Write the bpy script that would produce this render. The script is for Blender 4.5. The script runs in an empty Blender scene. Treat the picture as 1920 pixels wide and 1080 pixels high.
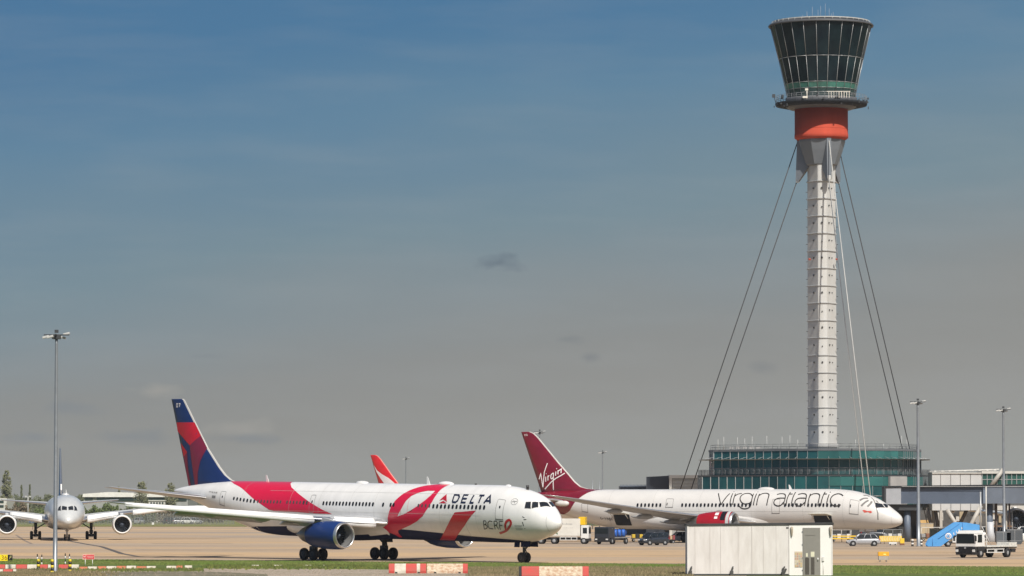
import bpy, bmesh, math, random
from mathutils import Vector, Matrix
R = math.radians
C = bpy.context.scene.collection
sc = bpy.context.scene

# ---------------------------------------------------------------- camera, sky, sun
CAMH, FPX, YH = 5.6, 7400.0, 946.0
PIT = math.atan((YH - 540) / FPX)
cam = bpy.data.cameras.new('camera'); camo = bpy.data.objects.new('camera', cam); C.objects.link(camo)
cam.sensor_width = 36; cam.lens = FPX / 1920 * 36; cam.clip_start = 1; cam.clip_end = 30000
camo.location = (0, 0, CAMH); camo.rotation_euler = (math.pi / 2 + PIT, 0, 0)
sc.camera = camo
SUN_AZ = 21.0   # degrees to the right of straight behind the camera
SUN_EL = 47.0
sdir = Vector((math.sin(R(SUN_AZ)) * math.cos(R(SUN_EL)), -math.cos(R(SUN_AZ)) * math.cos(R(SUN_EL)), math.sin(R(SUN_EL))))
sun = bpy.data.lights.new('sun', 'SUN'); suno = bpy.data.objects.new('sun', sun); C.objects.link(suno)
sun.energy = 4.9; sun.angle = R(0.53); sun.color = (1, .95, .87)
suno.rotation_euler = sdir.to_track_quat('Z', 'Y').to_euler()
w = bpy.data.worlds.new("World"); sc.world = w; w.use_nodes = True
nt = w.node_tree; N = nt.nodes; L = nt.links; N.clear()
out = N.new('ShaderNodeOutputWorld'); bg = N.new('ShaderNodeBackground'); bg.inputs[1].default_value = 0.08
sky = N.new('ShaderNodeTexSky'); sky.sky_type = 'NISHITA'; sky.sun_disc = False
sky.sun_elevation = R(SUN_EL); sky.sun_rotation = math.pi - R(SUN_AZ); sky.dust_density = 3.0
tc = N.new('ShaderNodeTexCoord'); sep = N.new('ShaderNodeSeparateXYZ'); L.new(tc.outputs['Generated'], sep.inputs[0])
# layer of brownish city air low in the sky: colour by elevation
ramp = N.new('ShaderNodeValToRGB'); cr = ramp.color_ramp
mr = N.new('ShaderNodeMapRange'); mr.inputs[1].default_value = 0.0; mr.inputs[2].default_value = 0.2
# a little unevenness in the layer
mp = N.new('ShaderNodeMapping'); mp.inputs['Scale'].default_value = (4.0, 4.0, 16.0); L.new(tc.outputs['Generated'], mp.inputs[0])
nz = N.new('ShaderNodeTexNoise'); nz.inputs['Scale'].default_value = 2.2; nz.inputs['Detail'].default_value = 5; L.new(mp.outputs[0], nz.inputs[0])
ma = N.new('ShaderNodeMath'); ma.operation = 'MULTIPLY_ADD'; ma.inputs[1].default_value = 0.022; L.new(nz.outputs[0], ma.inputs[0])
sb = N.new('ShaderNodeMath'); sb.operation = 'SUBTRACT'; sb.inputs[1].default_value = 0.011; tl_ = N.new('ShaderNodeMath'); tl_.operation = 'MULTIPLY_ADD'; tl_.inputs[1].default_value = -.13; L.new(sep.outputs[0], tl_.inputs[0]); L.new(sep.outputs[2], tl_.inputs[2]); L.new(tl_.outputs[0], ma.inputs[2]); L.new(ma.outputs[0], sb.inputs[0])
L.new(sb.outputs[0], mr.inputs[0]); L.new(mr.outputs[0], ramp.inputs[0])
def lin(r, g, b):
    f = lambda c: (c / 255 / 12.92) if c <= 10 else ((c / 255 + .055) / 1.055) ** 2.4
    return (f(r), f(g), f(b), 1)
stops = [(0.0, (155, 156, 151)), (0.07, (152, 152, 148)), (0.13, (146, 146, 142)), (0.20, (141, 143, 141)), (0.27, (134, 144, 148)), (0.36, (119, 141, 152)), (0.51, (96, 132, 158)), (0.63, (76, 120, 156)), (1.0, (66, 111, 155))]
while len(cr.elements) < len(stops): cr.elements.new(.5)
for e, (p, c) in zip(cr.elements, stops): e.position = p; e.color = lin(*c)
# wispy high cloud, faint, and a few small dark cloud scraps
mp2 = N.new('ShaderNodeMapping'); mp2.inputs['Scale'].default_value = (7, 7, 48); mp2.inputs['Rotation'].default_value = (0, -.10, 0); L.new(tc.outputs['Generated'], mp2.inputs[0])
nz2 = N.new('ShaderNodeTexNoise'); nz2.inputs['Scale'].default_value = 3; nz2.inputs['Detail'].default_value = 8; L.new(mp2.outputs[0], nz2.inputs[0])
r2 = N.new('ShaderNodeMapRange'); r2.inputs[1].default_value = .45; r2.inputs[2].default_value = .8; r2.inputs[3].default_value = 0; r2.inputs[4].default_value = .13; L.new(nz2.outputs[0], r2.inputs[0])
mx = N.new('ShaderNodeMixRGB'); mx.inputs[2].default_value = lin(165, 170, 172); L.new(r2.outputs[0], mx.inputs[0]); L.new(ramp.outputs[0], mx.inputs[1])
last = mx.outputs[0]
def wdir(px, py):
    c, s = math.cos(PIT), math.sin(PIT); u = (540 - py) / FPX
    return Vector(((px - 960) / FPX, c - u * s, s + u * c))
mp3 = N.new('ShaderNodeMapping'); mp3.inputs['Scale'].default_value = (1, 1, 2.0); L.new(tc.outputs['Generated'], mp3.inputs[0])
nz3 = N.new('ShaderNodeTexNoise'); nz3.inputs['Scale'].default_value = 120; nz3.inputs['Detail'].default_value = 6; L.new(mp3.outputs[0], nz3.inputs[0])
for px, py, rw, rh, st, col in [(938, 491, 54, 24, .85, (88, 102, 116)), (1070, 635, 32, 13, .55, (112, 120, 124)), (1106, 670, 28, 11, .5, (114, 120, 124)), (1432, 689, 36, 14, .5, (118, 123, 126)),
                           (292, 733, 72, 20, .75, (164, 161, 154)), (450, 802, 84, 28, .65, (166, 163, 156)), (460, 822, 100, 14, .55, (124, 132, 138)), (140, 762, 90, 17, .55, (126, 134, 140)), (250, 820, 140, 19, .5, (126, 134, 140)), (380, 668, 50, 9, .5, (122, 130, 136)), (60, 820, 90, 16, .5, (126, 134, 140))]:
    d = wdir(px, py).normalized()
    sv = N.new('ShaderNodeVectorMath'); sv.operation = 'SUBTRACT'; L.new(tc.outputs['Generated'], sv.inputs[0]); sv.inputs[1].default_value = d
    sm = N.new('ShaderNodeVectorMath'); sm.operation = 'MULTIPLY'; L.new(sv.outputs[0], sm.inputs[0]); sm.inputs[1].default_value = (FPX / rw, 6, FPX / rh)
    ln = N.new('ShaderNodeVectorMath'); ln.operation = 'LENGTH'; L.new(sm.outputs[0], ln.inputs[0])
    ad = N.new('ShaderNodeMath'); ad.operation = 'MULTIPLY_ADD'; ad.inputs[1].default_value = 2.2; L.new(nz3.outputs[0], ad.inputs[0]); L.new(ln.outputs['Value'], ad.inputs[2])
    m3 = N.new('ShaderNodeMapRange'); m3.inputs[1].default_value = 1.95; m3.inputs[2].default_value = 1.0; m3.inputs[3].default_value = 0; m3.inputs[4].default_value = st; L.new(ad.outputs[0], m3.inputs[0])
    mm = N.new('ShaderNodeMixRGB'); mm.inputs[2].default_value = lin(*col); L.new(m3.outputs[0], mm.inputs[0]); L.new(last, mm.inputs[1]); last = mm.outputs[0]
sc1 = N.new('ShaderNodeVectorMath'); sc1.operation = 'SCALE'; sc1.inputs['Scale'].default_value = 1 / .08; L.new(last, sc1.inputs[0])
up = N.new('ShaderNodeMapRange'); up.interpolation_type = 'SMOOTHSTEP'; up.inputs[1].default_value = .16; up.inputs[2].default_value = .5; L.new(sep.outputs[2], up.inputs[0])
fm = N.new('ShaderNodeMixRGB'); L.new(up.outputs[0], fm.inputs[0]); L.new(sc1.outputs[0], fm.inputs[1]); L.new(sky.outputs[0], fm.inputs[2])
L.new(fm.outputs[0], bg.inputs[0]); L.new(bg.outputs[0], out.inputs[0])
vs = sc.view_settings; vs.view_transform = 'Standard'; vs.look = 'None'; vs.exposure = 0; vs.gamma = 1

# ---------------------------------------------------------------- helpers
def W(px, py, d):
    v = wdir(px, py); t = d / v.y
    return Vector((v.x * t, d, CAMH + v.z * t))
def G(px, py):
    v = wdir(px, py); t = -CAMH / v.z
    return Vector((v.x * t, v.y * t, 0))
def GD(px, d):
    p = W(px, 946, d); return Vector((p.x, d, 0))
def thing(name, label, cat, loc=(0, 0, 0), rz=0, group=None, kind=None, ry=0):
    o = bpy.data.objects.new(name, None); C.objects.link(o); o.location = loc; o.rotation_euler = (0, ry, rz)
    o.empty_display_size = .2
    o['label'] = label; o['category'] = cat
    if group: o['group'] = group
    if kind: o['kind'] = kind
    return o
def tag(o, label, cat, group=None, kind=None):
    if label: o['label'] = label
    if cat: o['category'] = cat
    if group: o['group'] = group
    if kind: o['kind'] = kind
    return o
def dup(root, loc, rz, label, group=None):
    r = root.copy(); C.objects.link(r); r.location = loc; r.rotation_euler = (0, 0, rz); r['label'] = label
    if group: r['group'] = group
    for ch in list(root.children):
        c = ch.copy(); C.objects.link(c); c.parent = r
        for g in list(ch.children):
            d = g.copy(); C.objects.link(d); d.parent = c
    return r
_M = {}
def mat(name, col, rough=.5, metal=0, var=.08, scale=.7, col2=None, stretch=(1, 1, 1), spec=.5, coat=0, emit=0, bump=0, island=0, alpha=1):
    if name in _M: return _M[name]
    m = bpy.data.materials.new(name); m.use_nodes = True; t = m.node_tree; n = t.nodes; l = t.links
    b = n['Principled BSDF']; b.inputs['Roughness'].default_value = rough; b.inputs['Metallic'].default_value = metal
    b.inputs['Specular IOR Level'].default_value = spec; b.inputs['Coat Weight'].default_value = coat; b.inputs['Coat Roughness'].default_value = .08
    c1 = tuple(col) + (1,)
    c2 = tuple(col2) + (1,) if col2 else tuple(max(0, c * (1 - var * 2)) for c in col) + (1,)
    tc = n.new('ShaderNodeTexCoord'); mp = n.new('ShaderNodeMapping'); mp.inputs['Scale'].default_value = stretch
    nz = n.new('ShaderNodeTexNoise'); nz.inputs['Scale'].default_value = scale; nz.inputs['Detail'].default_value = 7; nz.inputs['Roughness'].default_value = .62
    l.new(tc.outputs['Object'], mp.inputs[0]); l.new(mp.outputs[0], nz.inputs[0])
    rp = n.new('ShaderNodeMapRange'); rp.inputs[1].default_value = .35; rp.inputs[2].default_value = .68; l.new(nz.outputs[0], rp.inputs[0])
    mx = n.new('ShaderNodeMixRGB'); mx.inputs[1].default_value = c1; mx.inputs[2].default_value = c2; l.new(rp.outputs[0], mx.inputs[0])
    o = mx.outputs[0]
    if island:
        g = n.new('ShaderNodeNewGeometry'); k = n.new('ShaderNodeMapRange'); k.inputs[3].default_value = 1 - island; k.inputs[4].default_value = 1 + island
        l.new(g.outputs['Random Per Island'], k.inputs[0]); v = n.new('ShaderNodeVectorMath'); v.operation = 'SCALE'; l.new(o, v.inputs[0]); l.new(k.outputs[0], v.inputs['Scale']); o = v.outputs[0]
    l.new(o, b.inputs['Base Color'])
    if emit: b.inputs['Emission Color'].default_value = c1; b.inputs['Emission Strength'].default_value = emit
    if bump:
        bp = n.new('ShaderNodeBump'); bp.inputs['Distance'].default_value = bump; l.new(nz.outputs[0], bp.inputs['Height']); l.new(bp.outputs[0], b.inputs['Normal'])
    if alpha < 1: b.inputs['Alpha'].default_value = alpha
    _M[name] = m; return m
class MB:
    def __init__(s): s.bm = bmesh.new(); s.mi = 0
    def face(s, pts):
        f = s.bm.faces.new([s.bm.verts.new(p) for p in pts]); f.material_index = s.mi; return f
    def box(s, c, size, rz=0, bev=0, ry=0, rx=0):
        mtx = Matrix.Translation(c) @ Matrix.Rotation(rz, 4, 'Z') @ Matrix.Rotation(ry, 4, 'Y') @ Matrix.Rotation(rx, 4, 'X') @ Matrix.Diagonal((size[0], size[1], size[2], 1))
        g = bmesh.ops.create_cube(s.bm, size=1, matrix=mtx); vs_ = g['verts']
        fs = {f for v in vs_ for f in v.link_faces}
        for f in fs: f.material_index = s.mi
        if bev:
            es = {e for v in vs_ for e in v.link_edges}
            r = bmesh.ops.bevel(s.bm, geom=list(es), offset=bev, segments=2, affect='EDGES', profile=.6)
            for f in r['faces']: f.material_index = s.mi
        return s
    def b2(s, x0, x1, y0, y1, z0, z1, bev=0):
        return s.box(((x0 + x1) / 2, (y0 + y1) / 2, (z0 + z1) / 2), (abs(x1 - x0), abs(y1 - y0), abs(z1 - z0)), bev=bev)
    def rings(s, rs, closed=True, cap=True, smooth=True, capend=None):
        prev = None; first = None
        for r in rs:
            cur = [s.bm.verts.new(p) for p in r]
            if first is None: first = cur
            if prev:
                n = len(cur)
                for i in range(n if closed else n - 1):
                    j = (i + 1) % n
                    f = s.bm.faces.new([prev[i], prev[j], cur[j], cur[i]]); f.material_index = s.mi; f.smooth = smooth
            prev = cur
        if cap:
            for q in (first[::-1], prev):
                try: f = s.bm.faces.new(q); f.material_index = s.mi
                except ValueError: pass
        return s
    def tube(s, a, b, r0, r1=None, n=10, cap=True):
        a = Vector(a); b = Vector(b); r1 = r0 if r1 is None else r1; d = (b - a).normalized()
        u = d.orthogonal().normalized(); v = d.cross(u)
        rr = lambda p, r: [p + (u * math.cos(2 * math.pi * k / n) + v * math.sin(2 * math.pi * k / n)) * r for k in range(n)]
        return s.rings([rr(a, r0), rr(b, r1)], cap=cap)
    def path(s, pts, r, n=6):
        for a, b in zip(pts[:-1], pts[1:]): s.tube(a, b, r, n=n)
        return s
    def lathe(s, prof, axis='Z', o=(0, 0, 0), n=32, cap=True, smooth=True):
        rs = []
        for r, h in prof:
            ring = []
            for k in range(n):
                a = 2 * math.pi * k / n; c_, s_ = math.cos(a) * r, math.sin(a) * r
                p = (c_, s_, h) if axis == 'Z' else ((h, c_, s_) if axis == 'X' else (s_, h, c_))
                ring.append((p[0] + o[0], p[1] + o[1], p[2] + o[2]))
            rs.append(ring)
        return s.rings(rs, cap=cap, smooth=smooth)
    def prism(s, poly, y0, y1, axis='Y'):
        f = (lambda p, y: (p[0], y, p[1])) if axis == 'Y' else ((lambda p, y: (y, p[0], p[1])) if axis == 'X' else (lambda p, y: (p[0], p[1], y)))
        return s.rings([[f(p, y0) for p in poly], [f(p, y1) for p in poly]], smooth=False)
    def build(s, name, m, parent=None, loc=None, recalc=True, smooth=None):
        if recalc: bmesh.ops.recalc_face_normals(s.bm, faces=s.bm.faces)
        me = bpy.data.meshes.new(name)
        s.bm.to_mesh(me); s.bm.free()
        for q in (m if isinstance(m, (list, tuple)) else [m]): me.materials.append(q)
        if smooth is not None: me.polygons.foreach_set('use_smooth', [smooth] * len(me.polygons))
        o = bpy.data.objects.new(name, me); C.objects.link(o)
        if parent: o.parent = parent
        if loc is not None: o.location = loc
        return o
def interp(xs, ys, x):
    if x <= xs[0]: return ys[0]
    for i in range(len(xs) - 1):
        if x <= xs[i + 1]: return ys[i] + (ys[i + 1] - ys[i]) * (x - xs[i]) / (xs[i + 1] - xs[i])
    return ys[-1]
def mono(ts, vs_, t):
    if t <= ts[0]: return vs_[0]
    if t >= ts[-1]: return vs_[-1]
    i = min(max(k for k in range(len(ts)) if ts[k] <= t), len(ts) - 2)
    def m(k):
        if k == 0: return (vs_[1] - vs_[0]) / (ts[1] - ts[0])
        if k == len(ts) - 1: return (vs_[-1] - vs_[-2]) / (ts[-1] - ts[-2])
        a = (vs_[k] - vs_[k - 1]) / (ts[k] - ts[k - 1]); b = (vs_[k + 1] - vs_[k]) / (ts[k + 1] - ts[k])
        return 0 if a * b <= 0 else 2 * a * b / (a + b)
    h = ts[i + 1] - ts[i]; u = (t - ts[i]) / h
    return (2 * u**3 - 3 * u * u + 1) * vs_[i] + (u**3 - 2 * u * u + u) * h * m(i) + (-2 * u**3 + 3 * u * u) * vs_[i + 1] + (u**3 - u * u) * h * m(i + 1)

# ---------------------------------------------------------------- materials
white = mat('white_paint', (.79, .78, .76), .30, var=.05, scale=.8, stretch=(1, .35, .35), coat=.3)
virgin_white = mat('pearl_paint', (.64, .625, .60), .33, var=.04, scale=.35, coat=.3)
silver = mat('silver_paint', (.60, .615, .61), .34, .15, var=.05, coat=.3)
navy = mat('navy_paint', (.012, .022, .085), .3, coat=.3)
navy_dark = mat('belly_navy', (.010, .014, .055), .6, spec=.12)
eng_blue = mat('engine_blue', (.009, .034, .15), .42, coat=.1, spec=.3)
finblue = mat('fin_blue', (.010, .028, .125), .3, coat=.3)
pink = mat('ribbon_pink', (.66, .006, .05), .3, coat=.3, var=.04)
red2 = mat('ribbon_red', (.50, .010, .028), .3, coat=.3, var=.04)
finred = mat('fin_red', (.58, .008, .02), .3, coat=.3)
findark = mat('fin_dark_red', (.22, .012, .04), .3, coat=.3)
finedge = mat('fin_edge_pale', (.50, .485, .46), .55)
vred = mat('crimson_paint', (.20, .006, .022), .28, var=.12, coat=.4)
vengred = mat('engine_red', (.38, .006, .015), .25, coat=.5)
qred = mat('tail_red', (.72, .015, .02), .3, coat=.3)
darkgl = mat('cabin_window', (.012, .012, .014), .15, var=.1)
darkgl2 = mat('cabin_window_mid_tone', (.09, .085, .08), .2, var=.1)  # medium tone for the windows on the ribbon
cockgl = mat('cockpit_glass', (.02, .024, .03), .06, var=.2)
metal = mat('polished_metal', (.72, .72, .72), .22, 1, var=.05)
lipm = mat('engine_lip_metal', (.66, .66, .66), .3, .85, var=.05)
slatm = mat('slat_metal', (.76, .76, .75), .5, .0, var=.04)
greym = mat('grey_metal', (.36, .37, .38), .4, .4, var=.1)
wingg = mat('wing_grey', (.50, .51, .52), .38, .1, var=.08, scale=.5)
wingbeige = mat('wing_grey_matt', (.42, .415, .40), .42, .1, var=.08, scale=.5)
rubber = mat('tyre_rubber', (.018, .018, .02), .75, var=.15, scale=4)
rim = mat('rim_metal', (.07, .072, .075), .5, .4)
gearm = mat('gear_metal', (.10, .105, .11), .45, .4, var=.2, scale=3)
gearw = mat('gear_white', (.5, .5, .5), .4, .1, var=.15, scale=3)
fanm = mat('fan_blade', (.10, .12, .16), .4, .4)
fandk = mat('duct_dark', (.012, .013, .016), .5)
duct = mat('inlet_duct', (.30, .30, .30), .4, .3)
nozz = mat('nozzle_metal', (.30, .285, .27), .4, .8, var=.2)
ink = mat('lettering_black', (.022, .02, .02), .4, var=.05)
inkblue = mat('lettering_navy', (.012, .018, .05), .4, var=.05)
seam = mat('panel_seam', (.30, .30, .29), .5, var=.1)
seamd = mat('panel_seam_dark', (.15, .14, .135), .5, var=.1)
markg = mat('marking_grey', (.24, .235, .225), .4)
wht = mat('white_lettering_and_glints', (.8, .76, .75), .4, var=.02)

# ---------------------------------------------------------------- aircraft
class Fus:
    def __init__(s, st):
        s.st = st; s.x = [q[0] for q in st]; s.c = [[q[k] for q in st] for k in (1, 2, 3)]
    def at(s, x):
        t, b, w_ = [mono(s.x, c, x) for c in s.c]
        return (t + b) / 2, (t - b) / 2, w_
    def p(s, x, th, off=0.0):
        zc, ht, hw = s.at(x); a = R(th)
        y, z = hw * math.sin(a), ht * math.cos(a)
        if off:
            nx, nz_ = math.sin(a) / max(hw, .01), math.cos(a) / max(ht, .01); l_ = math.hypot(nx, nz_)
            y += nx / l_ * off; z += nz_ / l_ * off
        return Vector((-x, -y, zc + z))
    def body(s, name, m, parent, n=88):
        xs = []
        for i in range(len(s.x) - 1):
            k = 6 if s.x[i + 1] - s.x[i] < 5 else 4
            xs += [s.x[i] + (s.x[i + 1] - s.x[i]) * ((j / k) ** (2 if i == 0 else 1)) for j in range(k)]
        xs.append(s.x[-1]); xs = xs[1:]
        b = MB(); b.rings([[s.p(x, 360 * k / n) for k in range(n)] for x in xs])
        return b.build(name, m, parent)
def tri_fill(loops, cuts_u=(), cuts_v=()):
    bm = bmesh.new()
    for lp in loops:
        vs_ = [bm.verts.new((u, v, 0)) for u, v in lp]
        for i in range(len(vs_)): bm.edges.new((vs_[i], vs_[(i + 1) % len(vs_)]))
    bmesh.ops.triangle_fill(bm, edges=bm.edges[:], use_beauty=True)
    for ax, cuts in ((0, cuts_u), (1, cuts_v)):
        for c in cuts:
            co = Vector((c, 0, 0)) if ax == 0 else Vector((0, c, 0)); no = Vector((1, 0, 0)) if ax == 0 else Vector((0, 1, 0))
            bmesh.ops.bisect_plane(bm, geom=bm.verts[:] + bm.edges[:] + bm.faces[:], plane_co=co, plane_no=no)
    return bm
def place2d(bm, fn, name, m, parent):
    for v in bm.verts: v.co = fn(v.co.x, v.co.y)
    for f in bm.faces: f.smooth = True
    me = bpy.data.meshes.new(name); bm.to_mesh(me); bm.free(); me.materials.append(m)
    o = bpy.data.objects.new(name, me); C.objects.link(o); o.parent = parent; return o
K = 2.7 * math.pi / 180
def decal(fus, name, loops, m, parent, off=.012, side=1):
    loops = [[(x, t * K) for x, t in lp] for lp in loops]
    us = [x for lp in loops for x, _ in lp]; vv = [v for lp in loops for _, v in lp]
    st = .35 if min(us) < 9 or max(us) > 41 else 1.5
    bm = tri_fill(loops, [min(us) + st * i for i in range(1, int((max(us) - min(us)) / st) + 1)], [min(vv) + 4 * K * i for i in range(1, int((max(vv) - min(vv)) / (4 * K)) + 1)])
    return place2d(bm, lambda u, v: fus.p(u, side * v / K, off), name, m, parent)
def stroke_bm(bm, pts, wd, step=.25, close=False):
    # resample then mitre
    P = [Vector(p) for p in pts]
    if close: P.append(P[0].copy())
    Q = [P[0]]
    for a, b in zip(P[:-1], P[1:]):
        n = max(1, int((b - a).length / step))
        Q += [a + (b - a) * k / n for k in range(1, n + 1)]
    def nrm(a, b): d = (b - a).normalized(); return Vector((-d.y, d.x))
    Lf, Rt = [], []
    for i, q in enumerate(Q):
        n0 = nrm(Q[i - 1], q) if i else None; n1 = nrm(q, Q[i + 1]) if i < len(Q) - 1 else None
        if close and i == 0: n0 = nrm(Q[-2], Q[-1])
        if close and i == len(Q) - 1: n1 = nrm(Q[0], Q[1])
        n = (n0 or n1) + (n1 or n0)
        n = n.normalized() if n.length > .2 else (n0 or n1)
        c = max(.55, n.dot(n0 or n1)); n = n * (wd / 2 / c)
        Lf.append(q + n); Rt.append(q - n)
    vl = [bm.verts.new((p.x, p.y, 0)) for p in Lf]; vr = [bm.verts.new((p.x, p.y, 0)) for p in Rt]
    for i in range(len(Q) - 1): bm.faces.new((vl[i], vl[i + 1], vr[i + 1], vr[i]))
def smooth_poly(P, k=4):
    if len(P) < 3: return P
    P = [Vector(p) for p in P]; o = []
    for i in range(len(P) - 1):
        a, b, c, d = P[max(i - 1, 0)], P[i], P[i + 1], P[min(i + 2, len(P) - 1)]
        for j in range(k):
            t = j / k; o.append(.5 * ((2 * b) + (c - a) * t + (2 * a - 5 * b + 4 * c - d) * t * t + (3 * b - a - 3 * c + d) * t ** 3))
    return [tuple(p) for p in o + [P[-1]]]
def strokes(fus, name, sts, wd, m, parent, off=.012, close=False, side=1, soft=False):
    if soft: sts = [smooth_poly(q) for q in sts]
    bm = bmesh.new(); idx = {}
    for k, s_ in enumerate(sts):
        n0 = len(bm.verts); stroke_bm(bm, [(x, t * K) for x, t in s_], wd, close=close); bm.verts.ensure_lookup_table()
        for i in range(n0, len(bm.verts)): bm.verts[i].co.z = off + .0022 * k
    for v in bm.verts: v.co = fus.p(v.co.x, side * v.co.y / K, v.co.z)
    me = bpy.data.meshes.new(name); bm.to_mesh(me); bm.free(); me.materials.append(m)
    o = bpy.data.objects.new(name, me); C.objects.link(o); o.parent = parent; return o
def rect(x0, x1, t0, t1, r=.06):
    x0, x1 = sorted((x0, x1)); k = r / K
    return [(x0 + r, t0), (x1 - r, t0), (x1 - r * .3, t0 + k * .3), (x1, t0 + k), (x1, t1 - k), (x1 - r * .3, t1 - k * .3), (x1 - r, t1), (x0 + r, t1), (x0 + r * .3, t1 - k * .3), (x0, t1 - k), (x0, t0 + k), (x0 + r * .3, t0 + k * .3)]
def window(fus, x, th, wd, h, m, parent, side=1, off=.02):
    b = MB(); n = 10; ring = []
    for k in range(n):
        a = 2 * math.pi * (k + .5) / n; cu, cv = math.cos(a), math.sin(a)
        cu = math.copysign(abs(cu) ** .7, cu); cv = math.copysign(abs(cv) ** .7, cv)
        ring.append(fus.p(x + cu * wd / 2, side * (th + cv * h / 2 / K), off))
    c = b.bm.verts.new(fus.p(x, side * th, off)); vs_ = [b.bm.verts.new(p) for p in ring]
    for i in range(n): b.bm.faces.new((c, vs_[i], vs_[(i + 1) % n]))
    return b.build('cabin_window', m, parent, recalc=False)
def door(fus, x0, x1, t0, t1, parent, m=None, sill=True, win=True, name='cabin_door'):
    o = strokes(fus, name, [rect(x0, x1, t0, t1, .12)], .05, m or seam, parent, .014, close=True)
    if sill: strokes(fus, 'door_sill', [[(min(x0, x1) - .05, t1 + .6), (max(x0, x1) + .05, t1 + .6)]], .07, seamd, o, .018).parent = o
    if win: window(fus, (x0 + x1) / 2, t0 + (t1 - t0) * .4, .2, .28, darkgl, o)
    return o
AF = [(0, 0), (.006, .16), (.02, .3), (.05, .46), (.1, .64), (.2, .85), (.3, .97), (.4, 1), (.55, .9), (.7, .66), (.85, .34), (1, .02)]
def airfoil(xle, ch, tc_, camber=0.0):
    up = [(xle + ch * t, ch * tc_ / 2 * h + ch * camber * 4 * t * (1 - t)) for t, h in AF]
    lo = [(xle + ch * t, -ch * tc_ / 2 * h * .85 + ch * camber * 4 * t * (1 - t)) for t, h in AF[:0:-1]]
    return up + lo
def wing(name, st, side, ms, parent, xs=1):
    # st rows: (Y, xLE, chord, z, tc)
    b = MB(); rs = []
    for Y, xl, ch, z, t in st: rs.append([(-x, -side * Y, z + dz) for x, dz in airfoil(xl, ch, t, .012)])
    prev = None; n = len(rs[0])
    for r in rs:
        cur = [b.bm.verts.new(p) for p in r]
        if prev:
            for i in range(n):
                j = (i + 1) % n; f = b.bm.faces.new([prev[i], prev[j], cur[j], cur[i]]); f.smooth = True
                f.material_index = 1 if (i < 4 or i >= n - 4) and len(ms) > 1 else 0
        else: b.bm.faces.new(cur)
        prev = cur
    b.bm.faces.new(prev)
    return b.build(name, ms, parent)
def engine(parent, X, Y, Z, r, L_, mcowl, mlip, tilt=0, blades=22, liplen=.35, core=1.9):
    o = (-X, -Y, Z); e = None
    b = MB()
    b.lathe([(r * .93, -liplen), (r * .985, -liplen - .25), (r, -L_ * .3), (r * .99, -L_ * .55), (r * .9, -L_ * .82), (r * .78, -L_)], 'X', o, 40, cap=False)
    e = b.build('engine_cowling', mcowl, parent)
    b = MB(); b.lathe([(r * .935, -liplen + .005), (r * .90, -.12), (r * .865, -.02), (r * .84, -.0), (r * .80, -.04), (r * .775, -.14), (r * .765, -liplen)], 'X', o, 40, cap=False)
    b.build('inlet_lip', mlip, e)
    b = MB(); b.lathe([(r * .765, -liplen), (r * .80, -1.3), (r * .80, -1.45)], 'X', o, 40, cap=False); b.build('inlet_duct', duct, e)
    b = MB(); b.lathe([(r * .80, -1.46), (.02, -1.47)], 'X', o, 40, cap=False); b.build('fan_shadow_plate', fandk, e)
    b = MB()
    for k in range(blades):
        a = 2 * math.pi * k / blades
        pts = []
        for rr, aw in ((.28 * r, .16), (.55 * r, .11), (.79 * r, .085)):
            pts.append((rr, a - aw * .5, -1.15)); pts.append((rr, a + aw * .5, -1.36))
        g = lambda q: (o[0] + q[2], o[1] + q[0] * math.cos(q[1]), o[2] + q[0] * math.sin(q[1]))
        P = [b.bm.verts.new(g(q)) for q in pts]
        b.bm.faces.new((P[0], P[1], P[3], P[2])); b.bm.faces.new((P[2], P[3], P[5], P[4]))
    b.build('fan_blades', fanm, e)
    b = MB(); b.lathe([(.02, -.75), (r * .1, -.88), (r * .2, -1.08), (r * .27, -1.3)], 'X', o, 20, cap=False); b.build('spinner', fanm, e)
    b = MB(); b.lathe([(r * .74, -L_ * .9), (r * .73, -L_ * 1.02), (r * .5, -L_ - core * .6), (r * .36, -L_ - core * .8)], 'X', o, 28, cap=False)
    b.lathe([(r * .3, -L_ - core * .6), (r * .2, -L_ - core), (.03, -L_ - core * 1.25)], 'X', o, 20, cap=False); b.build('exhaust_nozzle', nozz, e)
    return e
def pylon(parent, X, Y, Z, r, L_, wingz, xle, m):
    b = MB(); pr = [(-X - L_ * .3, Z + r * .97), (-X - L_ * .3 - .8, Z + r * 1.13), (-xle - .2, wingz + .28), (-xle - 3.6, wingz + .05), (-xle - 3.8, wingz - .5), (-X - L_ - .6, Z + r * .55), (-X - L_ * .6, Z + r * .85)]
    b.prism(pr, -Y - .22, -Y + .22)
    return b.build('engine_pylon', m, parent)
def wheel(parent, c, r, wd, name='wheel'):
    b = MB(); h = wd / 2
    b.lathe([(r * .52, -h * .8), (r * .8, -h), (r * .95, -h * .8), (r, -h * .4), (r, h * .4), (r * .95, h * .8), (r * .8, h), (r * .52, h * .8)], 'Y', c, 28, cap=False)
    o = b.build(name, rubber, parent)
    b = MB(); b.lathe([(.02, -h * .62), (r * .2, -h * .9), (r * .5, -h * .82), (r * .5, h * .82), (r * .2, h * .9), (.02, h * .62)], 'Y', c, 20); b.build('wheel_rim', rim, o)
    return o
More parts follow.
